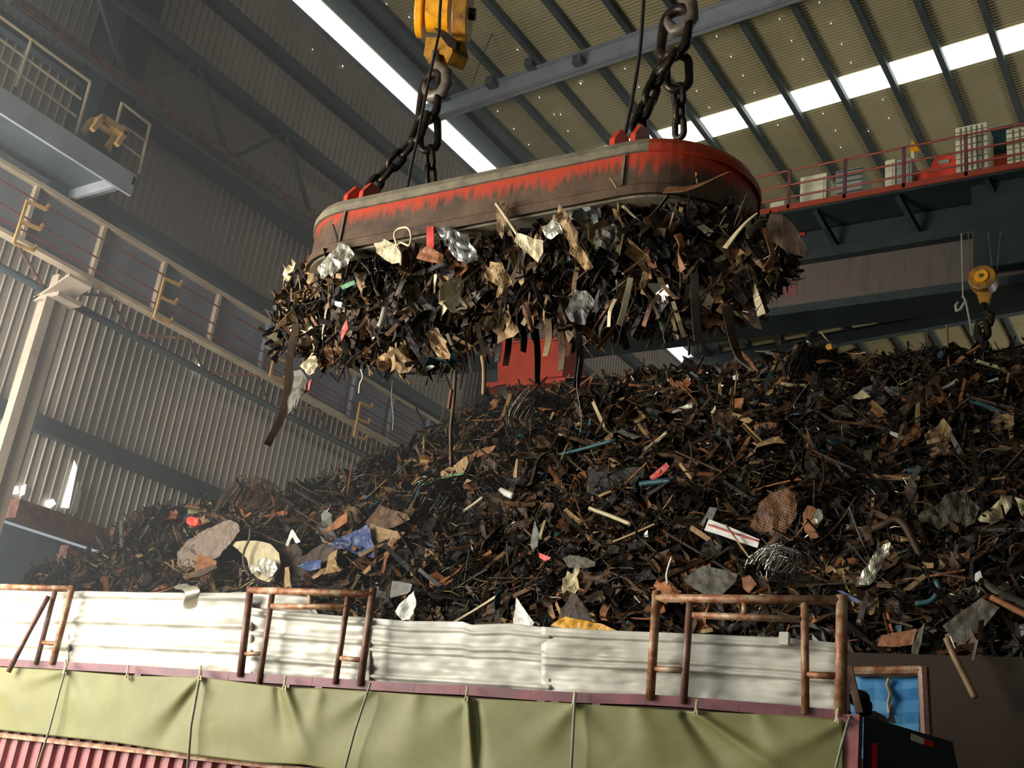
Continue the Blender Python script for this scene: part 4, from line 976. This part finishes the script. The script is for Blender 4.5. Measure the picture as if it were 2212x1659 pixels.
hp('pale_pole_plate', 'beige', 'leaf shaped brown plate hung on a pale pole', [(1118, 505), (1150, 515), (1175, 520), (1160, 566), (1140, 548), (1115, 525)], .16, crump=.04)
hw('pale_pole', 'beige', 'pale pole hanging slantwise from the lower rim of the magnet', [(1072, 440), (1085, 458), (1110, 495), (1132, 530)], .02, YN - .15, 'scrap pole')
hp('torn_bracket', 'tan', 'torn tan bracket at the top of the pale pole', [(1076, 434), (1092, 430), (1098, 455), (1096, 480), (1088, 520), (1075, 498), (1082, 468)], .1, crump=.04)
hp('beige_bundle', 'khaki', 'crushed olive beige box in the load near the curved end', [(1288, 500), (1320, 482), (1344, 500), (1346, 526), (1320, 545), (1295, 535), (1285, 520)], .16, crump=.09, th=.05)
hp('grey_torn_plate', 'grey', 'grey torn plate low in the middle of the load', [(1240, 625), (1268, 630), (1288, 652), (1272, 680), (1262, 702), (1236, 700), (1226, 680), (1234, 650)], .16, crump=.05)
hp('brown_plate', 'brown', 'large brown plate sticking out past the curved end of the magnet', [(1664, 462), (1690, 464), (1712, 482), (1746, 540), (1742, 556), (1700, 545), (1668, 520), (1656, 490)], .0, crump=.012, sub=2)
ribbon('rim_strip', 'orange', 'orange brown strip lying along the lower rim at the curved end', [(1437, 410), (1480, 408), (1515, 398), (1550, 382), (1578, 372)], .11, YN - .03, tw=.6)
ribbon('dangling_band', 'brown', 'long rusty steel band dangling far below the load beside the wall', [(640, 700), (626, 770), (620, 850), (606, 905), (588, 940), (577, 962)], .085, YN + .2, .014, tw=.5)
hp('lime_sheet', 'beige', 'pale crumpled sheet at the foot of the dangling band', [(660, 770), (678, 766), (690, 792), (684, 808), (672, 812), (652, 795)], .0, crump=.05)
hp('long_tan_sheet', 'khaki', 'long folded buff sheet hanging next to the dangling band', [(636, 802), (652, 800), (664, 815), (660, 850), (640, 880), (622, 896), (622, 870), (630, 830)], .02, crump=.03)
hp('red_chip', 'red', 'small red chip next to the folded buff sheet', [(674, 818), (668, 842), (658, 850), (664, 830)], .0, crump=.01)
ribbon('orange_ribbon', 'orange', 'narrow orange ribbon hanging alone near the curved end', [(1464, 506), (1472, 530), (1466, 552), (1476, 585)], .075, YN - .2, tw=2.5)
ribbon('pale_strip', 'beige', 'long pale blade of metal hanging low near the curved end', [(1362, 600), (1354, 640), (1346, 675), (1338, 702)], .055, YN - .15, tw=.4)
ribbon('mottled_strip', 'khaki', 'long mottled strip hanging down to the gap in the load', [(1500, 590), (1501, 650), (1504, 700), (1508, 738)], .075, YN - .05, tw=.4)
ribbon('forked_strip', 'brown', 'long brown strip hanging lowest under the curved end', [(1568, 660), (1578, 710), (1592, 760), (1606, 784), (1634, 804)], .09, YN + .4, tw=1.0)
ribbon('olive_strip', 'beige', 'olive strip slanting up to the curved rim', [(1566, 536), (1590, 505), (1612, 480), (1636, 460)], .09, YN - .2, tw=.4)
ribbon('rusty_hook_strip', 'orange', 'curved orange strip hanging from the edge of the brown plate', [(1652, 492), (1664, 530), (1668, 556), (1652, 582)], .05, YN - .1, tw=.8)
for u0, v0, u1, v1, k_ in ((1096, 690, 1092, 790, 'brown'), (1152, 680, 1160, 828, 'dark'), (1183, 690, 1178, 770, 'tan'), (1206, 700, 1212, 800, 'brown'), (1250, 720, 1244, 838, 'dark'), (1124, 690, 1130, 760, 'dark'), (1226, 690, 1222, 770, 'orange'), (1070, 700, 1074, 782, 'dark')):
    ribbon('hanging_strip', k_, WORD[k_] + ' strip hanging in front of the orange red cab', [(u0, v0), ((u0 + u1) / 2 + 5, (v0 + v1) / 2), (u1, v1)], .07, YN + rg.uniform(.1, .9), tw=rg.uniform(-1, 1))['group'] = WORD[k_] + ' strips hanging before the cab'
hp('orange_chip', 'red', 'bright orange red chip in the load near the far end', [(738, 712), (750, 690), (752, 710), (736, 738)], .1, crump=.01)
hp('green_strip_plate', 'green', 'pale green painted strip near the bright tin sheet', [(736, 618), (766, 606), (768, 614), (740, 626)], .1, crump=.01)
hp('white_block', 'white', 'small white block in the load below the green strip', [(726, 652), (742, 655), (740, 665), (726, 661)], .1, th=.05, crump=.0)
hw('hanging_rod', 'brown', 'long brown rod hanging lowest in the middle of the load', [(984, 800), (980, 870), (974, 930), (975, 1008)], .02, YN + .3)
hw('hanging_wire', 'zinc', 'thin wire dangling over the heap below the crumpled sheet', [(1252, 770), (1246, 830), (1256, 900), (1254, 934)], .005, YN, 'wire', 5)
hw('hanging_wire', 'zinc', 'thin wire dangling in front of the conductor bracket', [(848, 820), (846, 860), (850, 900), (848, 930)], .005, YN + .1, 'wire', 5)
hw('bright_rod', 'tin', 'thin bright rod hanging near the far end of the load', [(780, 798), (784, 815), (778, 830), (776, 850)], .012, YN - .1)
hw('pipe_end', 'tin', 'short shiny pipe end in the middle of the load', [(832, 665), (826, 690), (820, 706)], .035, YN - .25, 'pipe', 10)
hw('rubber_strap', 'orange', 'orange rod hanging beside the dangling rod', [(976, 842), (972, 866), (970, 882)], .02, YN + .1)
hw('wood_stick', 'tan', 'tan stick hanging at the cab side of the load', [(1042, 770), (1046, 800), (1045, 852)], .024, YN + .1, 'stick')

# pieces on the heap that can be told apart
def perforated(name, base, hole, pitch):
    m = mat(name, base, 4, 0.6); nt = m.node_tree; p = nt.nodes['Principled BSDF']; L = nt.links.new
    tc = N(nt, 'ShaderNodeTexCoord'); mp = N(nt, 'ShaderNodeMapping'); mp.inputs['Rotation'].default_value = (0, 0.35, 0); L(tc.outputs['Object'], mp.inputs[0])
    sx = N(nt, 'ShaderNodeSeparateXYZ'); L(mp.outputs[0], sx.inputs[0]); prod = None
    for k in (0, 2):
        a = N(nt, 'ShaderNodeMath', operation='MULTIPLY'); L(sx.outputs[k], a.inputs[0]); a.inputs[1].default_value = 6.283 / pitch
        s_ = N(nt, 'ShaderNodeMath', operation='SINE'); L(a.outputs[0], s_.inputs[0])
        if prod is None: prod = s_
        else:
            q = N(nt, 'ShaderNodeMath', operation='MULTIPLY'); L(prod.outputs[0], q.inputs[0]); L(s_.outputs[0], q.inputs[1]); prod = q
    g = N(nt, 'ShaderNodeMath', operation='GREATER_THAN'); L(prod.outputs[0], g.inputs[0]); g.inputs[1].default_value = 0.3
    mx = N(nt, 'ShaderNodeMix', data_type='RGBA'); L(g.outputs[0], mx.inputs[0]); L(p.inputs['Base Color'].links[0].from_socket, mx.inputs[6]); mx.inputs[7].default_value = lin(hole); L(mx.outputs[2], p.inputs['Base Color'])
    return m
M['perf_grey'] = perforated('perforated_grey', ['#6b5a4c', '#7d6b5c', '#877667'], '#241d18', 0.045)
M['perf_rust'] = perforated('perforated_rust', ['#4c2f18', '#6d4522', '#7a4f28'], '#120c08', 0.055)
gp('perforated_plate', 'perf_grey', 'large greyish perforated plate lying low on the heap beside the ribbed wall', [(380, 1215), (384, 1192), (410, 1165), (450, 1142), (495, 1122), (515, 1130), (520, 1148), (490, 1180), (470, 1205), (430, 1225), (402, 1240), (390, 1238)], .35, crump=.03)
gp('orange_plate', 'orange', 'orange triangular plate standing on the greyish perforated plate', [(424, 1196), (445, 1203), (468, 1212), (468, 1224), (440, 1230), (422, 1236)], .5, crump=.01)
gp('brown_channel', 'brown', 'brown channel lying just below the orange triangular plate', [(396, 1244), (440, 1228), (468, 1220), (470, 1228), (440, 1244), (400, 1252)], .55, crump=.01, th=.05)
gp('round_lid', 'beige', 'round buff lid with a pointed corner behind the second pipe frame', [(495, 1172), (525, 1168), (555, 1168), (585, 1175), (603, 1195), (607, 1218), (598, 1245), (580, 1258), (558, 1250), (540, 1232), (532, 1205), (515, 1188)], .5, crump=.012)
gp('bright_patch_sheet', 'tin', 'bright bent tin sheet lying on the round buff lid', [(540, 1222), (565, 1206), (594, 1210), (598, 1228), (590, 1245), (575, 1248), (556, 1232), (545, 1240)], .56, crump=.02)
gw('bent_rod', 'khaki', 'dark bent rod curving over the round buff lid', [(541, 1140), (538, 1165), (526, 1195), (528, 1225), (540, 1245)], .022, .7)
gp('blue_sheet_metal', 'blue', 'big torn blue panel in the lower heap', [(700, 1177), (745, 1158), (770, 1145), (796, 1133), (803, 1160), (808, 1180), (818, 1192), (806, 1206), (790, 1200), (775, 1200), (755, 1190), (735, 1185)], .35, crump=.03)
gp('buff_panel', 'tan', 'buff panel overlapping the torn blue panel', [(798, 1132), (820, 1138), (855, 1148), (875, 1150), (855, 1165), (850, 1180), (825, 1186), (806, 1176), (800, 1155)], .42, crump=.03)
gp('brown_hood', 'brown', 'brown folded panel above the buff panel', [(788, 1130), (822, 1090), (835, 1098), (880, 1110), (886, 1122), (860, 1135), (840, 1142), (805, 1136)], .44, crump=.02)
gp('slanted_door', 'brown', 'slanted brown and blue door panel behind the middle pipe frame', [(604, 1188), (640, 1174), (650, 1190), (637, 1210), (700, 1175), (735, 1186), (700, 1215), (685, 1240), (680, 1255), (655, 1263), (635, 1245), (622, 1215)], .4, crump=.02)
gp('blue_patch_plate', 'blue', 'small blue plate below the slanted door panel', [(640, 1222), (665, 1212), (695, 1210), (692, 1228), (670, 1235)], .47, crump=.02)
gp('crushed_can', 'tan', 'crushed copper and white can on the slanted door panel', [(716, 1195), (730, 1190), (733, 1205), (725, 1222), (735, 1232), (700, 1245), (682, 1255), (678, 1248), (700, 1225)], .55, crump=.08, th=.03)
gp('orange_flat', 'orange', 'long orange wedge plate high above the slanted door panel', [(682, 1156), (710, 1138), (738, 1114), (750, 1105), (750, 1128), (730, 1142)], .4, crump=.01)
gp('white_angle', 'white', 'white folded angle piece between the round lid and the wedge plate', [(616, 1178), (628, 1148), (634, 1144), (640, 1156), (648, 1170), (640, 1174), (632, 1160), (622, 1180)], .4, crump=.02)
gp('rust_tab', 'tan', 'upright tan tab standing just behind the middle pipe frame', [(616, 1226), (624, 1224), (630, 1268), (614, 1268)], .6, crump=.01)
gp('grey_slab', 'grey', 'grey slab with a square hole above the white crumpled sheet', [(850, 1255), (892, 1262), (888, 1278), (880, 1284), (845, 1292), (846, 1275)], .7, crump=.005, th=.05)
gp('white_sheet_piece', 'white', 'bright white crumpled sheet standing on the edge of the white extension sheets', [(855, 1322), (868, 1300), (880, 1285), (893, 1276), (899, 1300), (893, 1325), (880, 1338), (866, 1340)], 1.1, crump=.04)
gp('white_green_sheet', 'white', 'pointed white sheet with a green tint near the yellow plate', [(1115, 1290), (1122, 1300), (1138, 1322), (1154, 1345), (1150, 1354), (1108, 1352), (1114, 1325)], 1.1, crump=.02)
gp('yellow_plate', 'yellow', 'bent yellow painted plate on the edge of the extension sheets', [(1190, 1352), (1205, 1338), (1222, 1332), (1262, 1340), (1300, 1348), (1345, 1367), (1290, 1362), (1240, 1362)], 1.1, crump=.03)
gp('torn_cone', 'brown', 'brown cone shaped sheet standing behind the yellow plate', [(1204, 1340), (1212, 1320), (1234, 1283), (1246, 1285), (1270, 1320), (1278, 1342), (1240, 1338)], .9, crump=.02)
gp('shredded_sheaf', 'beige', 'shredded pale sheaf on top of the brown cone', [(1216, 1250), (1226, 1234), (1234, 1240), (1249, 1218), (1250, 1245), (1247, 1272), (1238, 1284), (1228, 1276), (1220, 1282)], .95, crump=.07)
gp('brown_log_plate', 'khaki', 'rounded dull brown plate above the shredded sheaf', [(1214, 1206), (1230, 1199), (1265, 1204), (1286, 1214), (1286, 1224), (1260, 1228), (1228, 1226)], .4, crump=.02)
gp('wedge_panel', 'grey', 'narrow grey wedge with a rusty tip above the brown plate', [(1156, 1124), (1164, 1150), (1162, 1180), (1150, 1188), (1145, 1178)], .35, crump=.01)
gp('red_clip', 'red', 'small red clip below the grey wedge', [(1164, 1194), (1190, 1204), (1186, 1208), (1178, 1213), (1166, 1205)], .4, crump=.01)
gw('tan_bar', 'beige', 'tan bar slanting down the middle of the heap', [(1273, 1098), (1320, 1115), (1363, 1133)], .035, .35)
gp('dark_box_plate', 'dark', 'large dark brown box plate in the middle of the heap', [(1268, 1012), (1310, 1014), (1392, 1008), (1390, 1030), (1352, 1062), (1300, 1068), (1274, 1068)], .3, crump=.012)
gw('teal_bar', 'teal', 'long teal bar lying high in the heap under the load', [(1195, 985), (1250, 972), (1330, 950)], .032, .25)
gw('teal_bar', 'teal', 'short teal pipe below the red painted plate', [(1382, 1046), (1410, 1042), (1450, 1038)], .05, .35)
gp('red_plate', 'red', 'red painted plate midway up the heap', [(1402, 1030), (1425, 1012), (1440, 999), (1446, 1008), (1428, 1028), (1408, 1038)], .35, crump=.01)
gw('pale_stick', 'beige', 'pale straight stick high in the heap', [(1392, 972), (1416, 956), (1441, 934)], .034, .3)
gw('tan_stick', 'tan', 'tan stick slanting below the red painted plate', [(1470, 1002), (1482, 1018), (1495, 1035)], .036, .3)
gp('shiny_bar', 'tin', 'shiny flat bar high in the heap below the daylight gap', [(1450, 884), (1480, 875), (1495, 869), (1495, 881), (1470, 887), (1452, 894)], .3, crump=.015)
gp('white_scrap', 'white', 'small white scrap near the crest of the heap', [(1582, 812), (1595, 808), (1594, 820), (1583, 820)], .3, crump=.01)
gp('bright_chip', 'beige', 'cream chip high in the heap beyond the shiny bar', [(1530, 898), (1545, 875), (1546, 884), (1536, 900)], .3, crump=.01)
gp('cream_board', 'tan', 'ribbed cream board high in the heap', [(1577, 890), (1610, 898), (1640, 915), (1612, 914), (1576, 898)], .3, crump=.01, th=.03)
gp('brown_sheet_flat', 'orange', 'flat rusty orange sheet beside the ribbed cream board', [(1628, 915), (1660, 912), (1690, 915), (1660, 930), (1630, 932)], .3, crump=.01)
gp('louver_panel', 'white', 'white slatted panel with a red line midway up the heap', [(1532, 1122), (1540, 1125), (1580, 1140), (1642, 1166), (1637, 1184), (1600, 1172), (1555, 1156), (1522, 1146)], .45, crump=.004, th=.03)
gw('red_line', 'red', 'red strip running along the white slatted panel', [(1530, 1133), (1585, 1152), (1641, 1170)], .012, .5, 'strip')
gp('grey_bracket', 'grey', 'grey channel standing at the end of the white slatted panel', [(1514, 1134), (1534, 1096), (1551, 1098), (1540, 1124), (1528, 1120), (1520, 1140)], .4, crump=.004, th=.04)
gp('rusty_grating', 'perf_rust', 'rusty perforated plate above the white slatted panel', [(1640, 1086), (1662, 1066), (1700, 1055), (1718, 1068), (1722, 1090), (1718, 1118), (1702, 1138), (1695, 1158), (1650, 1160), (1618, 1140), (1640, 1110)], .4, crump=.03)
gp('rust_disc', 'orange', 'curved rusty disc beside the rusty perforated plate', [(1734, 1110), (1745, 1092), (1758, 1095), (1766, 1105), (1760, 1140), (1770, 1160), (1752, 1165), (1738, 1145)], .4, crump=.02)
gp('white_bulb', 'tin', 'round bright cap in front of the curved rusty disc', [(1757, 1112), (1766, 1098), (1776, 1104), (1778, 1122), (1770, 1134), (1758, 1128)], .5, crump=.03, th=.04)
gp('crumpled_tarp_sheet', 'khaki', 'large crumpled khaki sheet high above the bunker wall', [(1964, 1124), (1990, 1106), (2020, 1092), (2050, 1068), (2085, 1056), (2100, 1085), (2118, 1098), (2106, 1128), (2080, 1142), (2040, 1152), (2010, 1132)], .4, crump=.06)
gp('pale_crushed_sheet', 'beige', 'pale crushed sheet next to the crumpled khaki sheet', [(2115, 1122), (2135, 1100), (2165, 1072), (2185, 1068), (2182, 1095), (2165, 1118), (2145, 1132), (2122, 1130)], .42, crump=.07)
gp('pale_crushed_sheet', 'beige', 'pale crushed sheet cut by the picture edge', [(2192, 1070), (2230, 1090), (2235, 1140), (2205, 1110)], .42, crump=.06)
gp('crushed_tin', 'tin', 'bright crushed panel leaning over the end of the tail pipe frame', [(1850, 1264), (1866, 1238), (1884, 1208), (1905, 1176), (1922, 1172), (1918, 1195), (1906, 1215), (1890, 1250), (1876, 1264)], .5, crump=.05)
gw('bent_pipe', 'brown', 'bent rusty pipe above the tail end of the trailer', [(1885, 1142), (1912, 1132), (1930, 1122), (1948, 1128), (1966, 1155), (1990, 1205), (2026, 1270)], .05, .35, 'pipe', 9)
gw('long_pole', 'tan', 'long tan pole hanging down over the bunker wall', [(2044, 1378), (2062, 1420), (2085, 1465), (2106, 1508)], .035, .9, 'pole', 8)
gp('white_pole_end', 'white', 'white flat end on top of the long tan pole', [(2044, 1378), (2054, 1374), (2064, 1400), (2055, 1405)], .95, crump=.005)
gp('grey_stick', 'grey', 'grey stick standing against the bunker wall beside the tan pole', [(2108, 1382), (2114, 1382), (2104, 1428), (2098, 1426)], .9, crump=.002, cat='stick')
gp('grey_flat_plate', 'khaki', 'dull grey plate behind the tail pipe frame', [(1475, 1252), (1500, 1232), (1520, 1222), (1570, 1232), (1592, 1240), (1585, 1262), (1560, 1285), (1540, 1292), (1500, 1272)], .6, crump=.015)
gp('rust_hexagon', 'orange', 'small rusty flap hung behind the tail pipe frame', [(1602, 1248), (1620, 1242), (1635, 1262), (1618, 1282), (1606, 1272)], .7, crump=.01)
gw('chrome_strip', 'tin', 'thin bright ribbed strip behind the first post of the tail pipe frame', [(1452, 1202), (1444, 1225), (1440, 1245), (1443, 1262)], .02, .7, 'strip')
gp('blue_offcut', 'blue', 'short blue offcut beside the top of the tail pipe frame', [(1808, 1276), (1820, 1276), (1862, 1300), (1852, 1304)], .7, crump=.005)
gp('red_can', 'red', 'bright red can low on the heap beside the ribbed wall', [(405, 1122), (416, 1116), (430, 1122), (430, 1134), (414, 1138), (406, 1132)], .35, crump=.03, th=.08)
gp('tan_green_plate', 'tan', 'long tan plate with a green edge under the dangling rod', [(905, 1046), (945, 1022), (985, 1004), (1008, 984), (1012, 1000), (1002, 1022), (960, 1030)], .3, crump=.02)
gw('green_edge', 'green', 'green strip along the lower edge of the long tan plate', [(912, 1048), (950, 1034), (1002, 1023)], .022, .34, 'strip')
gp('tan_flap', 'orange', 'orange brown flap at the crest end of the long tan plate', [(1010, 985), (1040, 970), (1072, 962), (1060, 978), (1030, 988)], .3, crump=.02)
gw('white_can', 'white', 'short white cylinder in the middle of the heap', [(1081, 1060), (1095, 1066), (1108, 1072)], .06, .35, 'can', 10)
gw('tan_offcut', 'beige', 'tan strip slanting beside the white cylinder', [(1002, 1104), (1022, 1090), (1043, 1074)], .028, .3)
gw('white_strip_light', 'tin', 'bright straight strip high in the heap under the second hook block', [(2032, 842), (2052, 832), (2071, 821)], .04, .3, 'strip')
gw('white_strip_light', 'tin', 'shorter bright strip near the picture edge high in the heap', [(2130, 828), (2145, 822), (2158, 818)], .03, .3, 'strip')
gp('ribbed_white_bar', 'white', 'ribbed white bar midway up the heap above the bunker wall', [(1924, 932), (1945, 938), (1966, 948), (1963, 954), (1940, 947), (1922, 938)], .3, crump=.004, th=.03)
gp('tan_ring_plate', 'tan', 'crumpled tan plate with a dark hole above the bunker wall', [(1998, 940), (2020, 920), (2040, 905), (2056, 925), (2054, 955), (2040, 975), (2010, 988), (2002, 965)], .35, crump=.06)
gp('yellow_tan_plate', 'beige', 'yellowish plate high in the heap under the bridge crane', [(1828, 862), (1850, 852), (1862, 842), (1868, 855), (1882, 858), (1860, 864)], .3, crump=.02)
gw('blue_pipe', 'teal', 'pale blue pipe midway up the heap above the khaki sheet', [(1962, 1018), (1990, 1014), (2012, 1016)], .045, .35, 'pipe')
gw('teal_hose', 'teal', 'dark teal hose looping above the blue side sheet', [(1978, 1304), (2010, 1298), (2028, 1275), (2022, 1255)], .035, .5, 'hose')
gw('grey_tube', 'khaki', 'thick greyish tube slanting to the picture edge above the bunker wall', [(2122, 1262), (2160, 1285), (2230, 1318)], .07, .4, 'tube', 10)
gw('orange_bar', 'orange', 'orange bar lying below the thick greyish tube', [(2140, 1290), (2180, 1310), (2230, 1335)], .04, .45)
gp('dark_slope_plate', 'khaki', 'large dull plate sloping below the thick greyish tube', [(2036, 1352), (2080, 1320), (2120, 1292), (2160, 1312), (2130, 1350), (2085, 1390), (2060, 1380)], .35, crump=.015)
gp('rust_flat', 'orange', 'rusty plate on the edge of the bunker wall near the blue side sheet', [(1895, 1395), (1905, 1372), (1960, 1362), (1980, 1358), (1972, 1392), (1930, 1398)], .35, crump=.012)
gp('tall_flap', 'khaki', 'tall dull flap standing at the end of the bunker wall edge', [(1970, 1400), (1985, 1362), (1998, 1345), (1992, 1385), (1978, 1432), (1968, 1425)], .6, crump=.015)
gp('white_can_small', 'white', 'small white can high up by the picture edge above the bunker wall', [(2108, 1240), (2118, 1234), (2122, 1246), (2112, 1260), (2106, 1252)], .4, crump=.02, th=.06)
gp('teal_chip', 'teal', 'teal chip on the crest under the second hook block', [(2022, 758), (2028, 752), (2036, 752), (2036, 772), (2026, 776)], .2, crump=.01)
gp('yellow_ball', 'yellow', 'small yellow piece on top of the dark wire mound', [(1784, 752), (1788, 744), (1796, 745), (1798, 754), (1790, 758)], .5, crump=.01, th=.08)
def mound(px, py, wpx, hpx, label, key='wire', n=60, r=.006):
    c = heap_at(px, py); s_ = at(px + wpx, py, y=c[1])[0] - c[0]; h = s_ * hpx / wpx
    g = np.random.default_rng(px); pts = []; ph = g.uniform(0, 6.28, 6)
    for i in range(n * 14):
        a = i * .45; k = .62 + .38 * math.sin(a * .173 + ph[0])
        th_, fi = a + .7 * math.sin(a * .31 + ph[1]), a * .37 + ph[2] + math.sin(a * .053)
        pts.append(c + np.array((s_ * k * math.cos(th_) * math.cos(fi), -.1 + .5 * s_ * k * math.sin(fi), h * k * math.sin(th_))))
    return MB().tube(pts, r, 4).build('wire_mound', SC[key], label=label, cat='wire heap')
mound(1752, 810, 62, 62, 'big dark wire mound on the crest of the heap under the bridge crane', n=110, r=.009)
mound(1165, 900, 70, 44, 'dark wire mound below the orange red operator cab', n=90)
mound(550, 1092, 62, 42, 'brown wire mound against the ribbed wall', 'brown', n=80)
mound(955, 1085, 60, 40, 'glinting wire tangle midway up the heap below the tan plate', n=70)
mound(1690, 1228, 78, 42, 'glinting fine wire tangle behind the tail pipe frame', 'zinc', n=90, r=.0045)
mound(1040, 1250, 62, 38, 'glinting wire tangle low behind the extension sheets', n=70)
mound(168, 1236, 26, 16, 'rusty curl of wire at the foot of the heap nearest the column', 'orange', n=40)
# curled strip hung over the white sheet
ribbon_pts = [T(388, 1262, -.3), T(392, 1272, .05), T(410, 1268, .3), T(418, 1282, .36), T(408, 1300, .25), T(412, 1318, .12)]
b = MB(); V = []
for i, p in enumerate(ribbon_pts):
    sd = _u * .11 + np.array((0, 0, .02)); V += [p - sd, p + sd, p + sd + np.array((0, .012, .012)), p - sd + np.array((0, .012, .012))]
k = len(ribbon_pts)
b.add(V, [(i * 4 + j, i * 4 + (j + 1) % 4, i * 4 + 4 + (j + 1) % 4, i * 4 + 4 + j) for i in range(k - 1) for j in range(4)] + [(3, 2, 1, 0), tuple((k - 1) * 4 + j for j in range(4))])
o = b.build('curled_strip', SC['tin'], smooth=True, label='curled grey white strip hooked over the top of the white sheet', cat='scrap strip')
q = o.modifiers.new('s', 'SUBSURF'); q.levels = q.render_levels = 2
MB().box(T(1682, 1392, .0), T(1708, 1368, -.05)).build('white_tile', M['white_sheet'], label='small white tile standing on the sheet top between the tail frame posts', cat='tile')

mb_ = lambda pts: [T(a, b_, 0) for a, b_ in pts]
piece('rusty_lump', [(1836, 1500), (1848, 1490), (1864, 1493), (1872, 1506), (1870, 1525), (1874, 1540), (1858, 1545), (1844, 1532), (1836, 1516)], 'dark', 'ragged dark rusty lump at the tail corner in front of the blue sheet', 'scrap piece', lambda a, b_: T(a, b_, -.2), 0, .05, .06)
piece('rusty_spike', [(1905, 1560), (1920, 1548), (1926, 1522), (1934, 1562)], 'dark', 'dark pointed spike rising in front of the blue sheet', 'scrap piece', lambda a, b_: at(a, b_, y=10.2), 0, .01, .01)
piece('stained_plate', [(1868, 1540), (1890, 1536), (1915, 1548), (1912, 1566), (1880, 1556)], 'brown', 'stained brown plate lying on top of the tail gate', 'scrap piece', lambda a, b_: at(a, b_, y=9.9), 0, .01, .015)
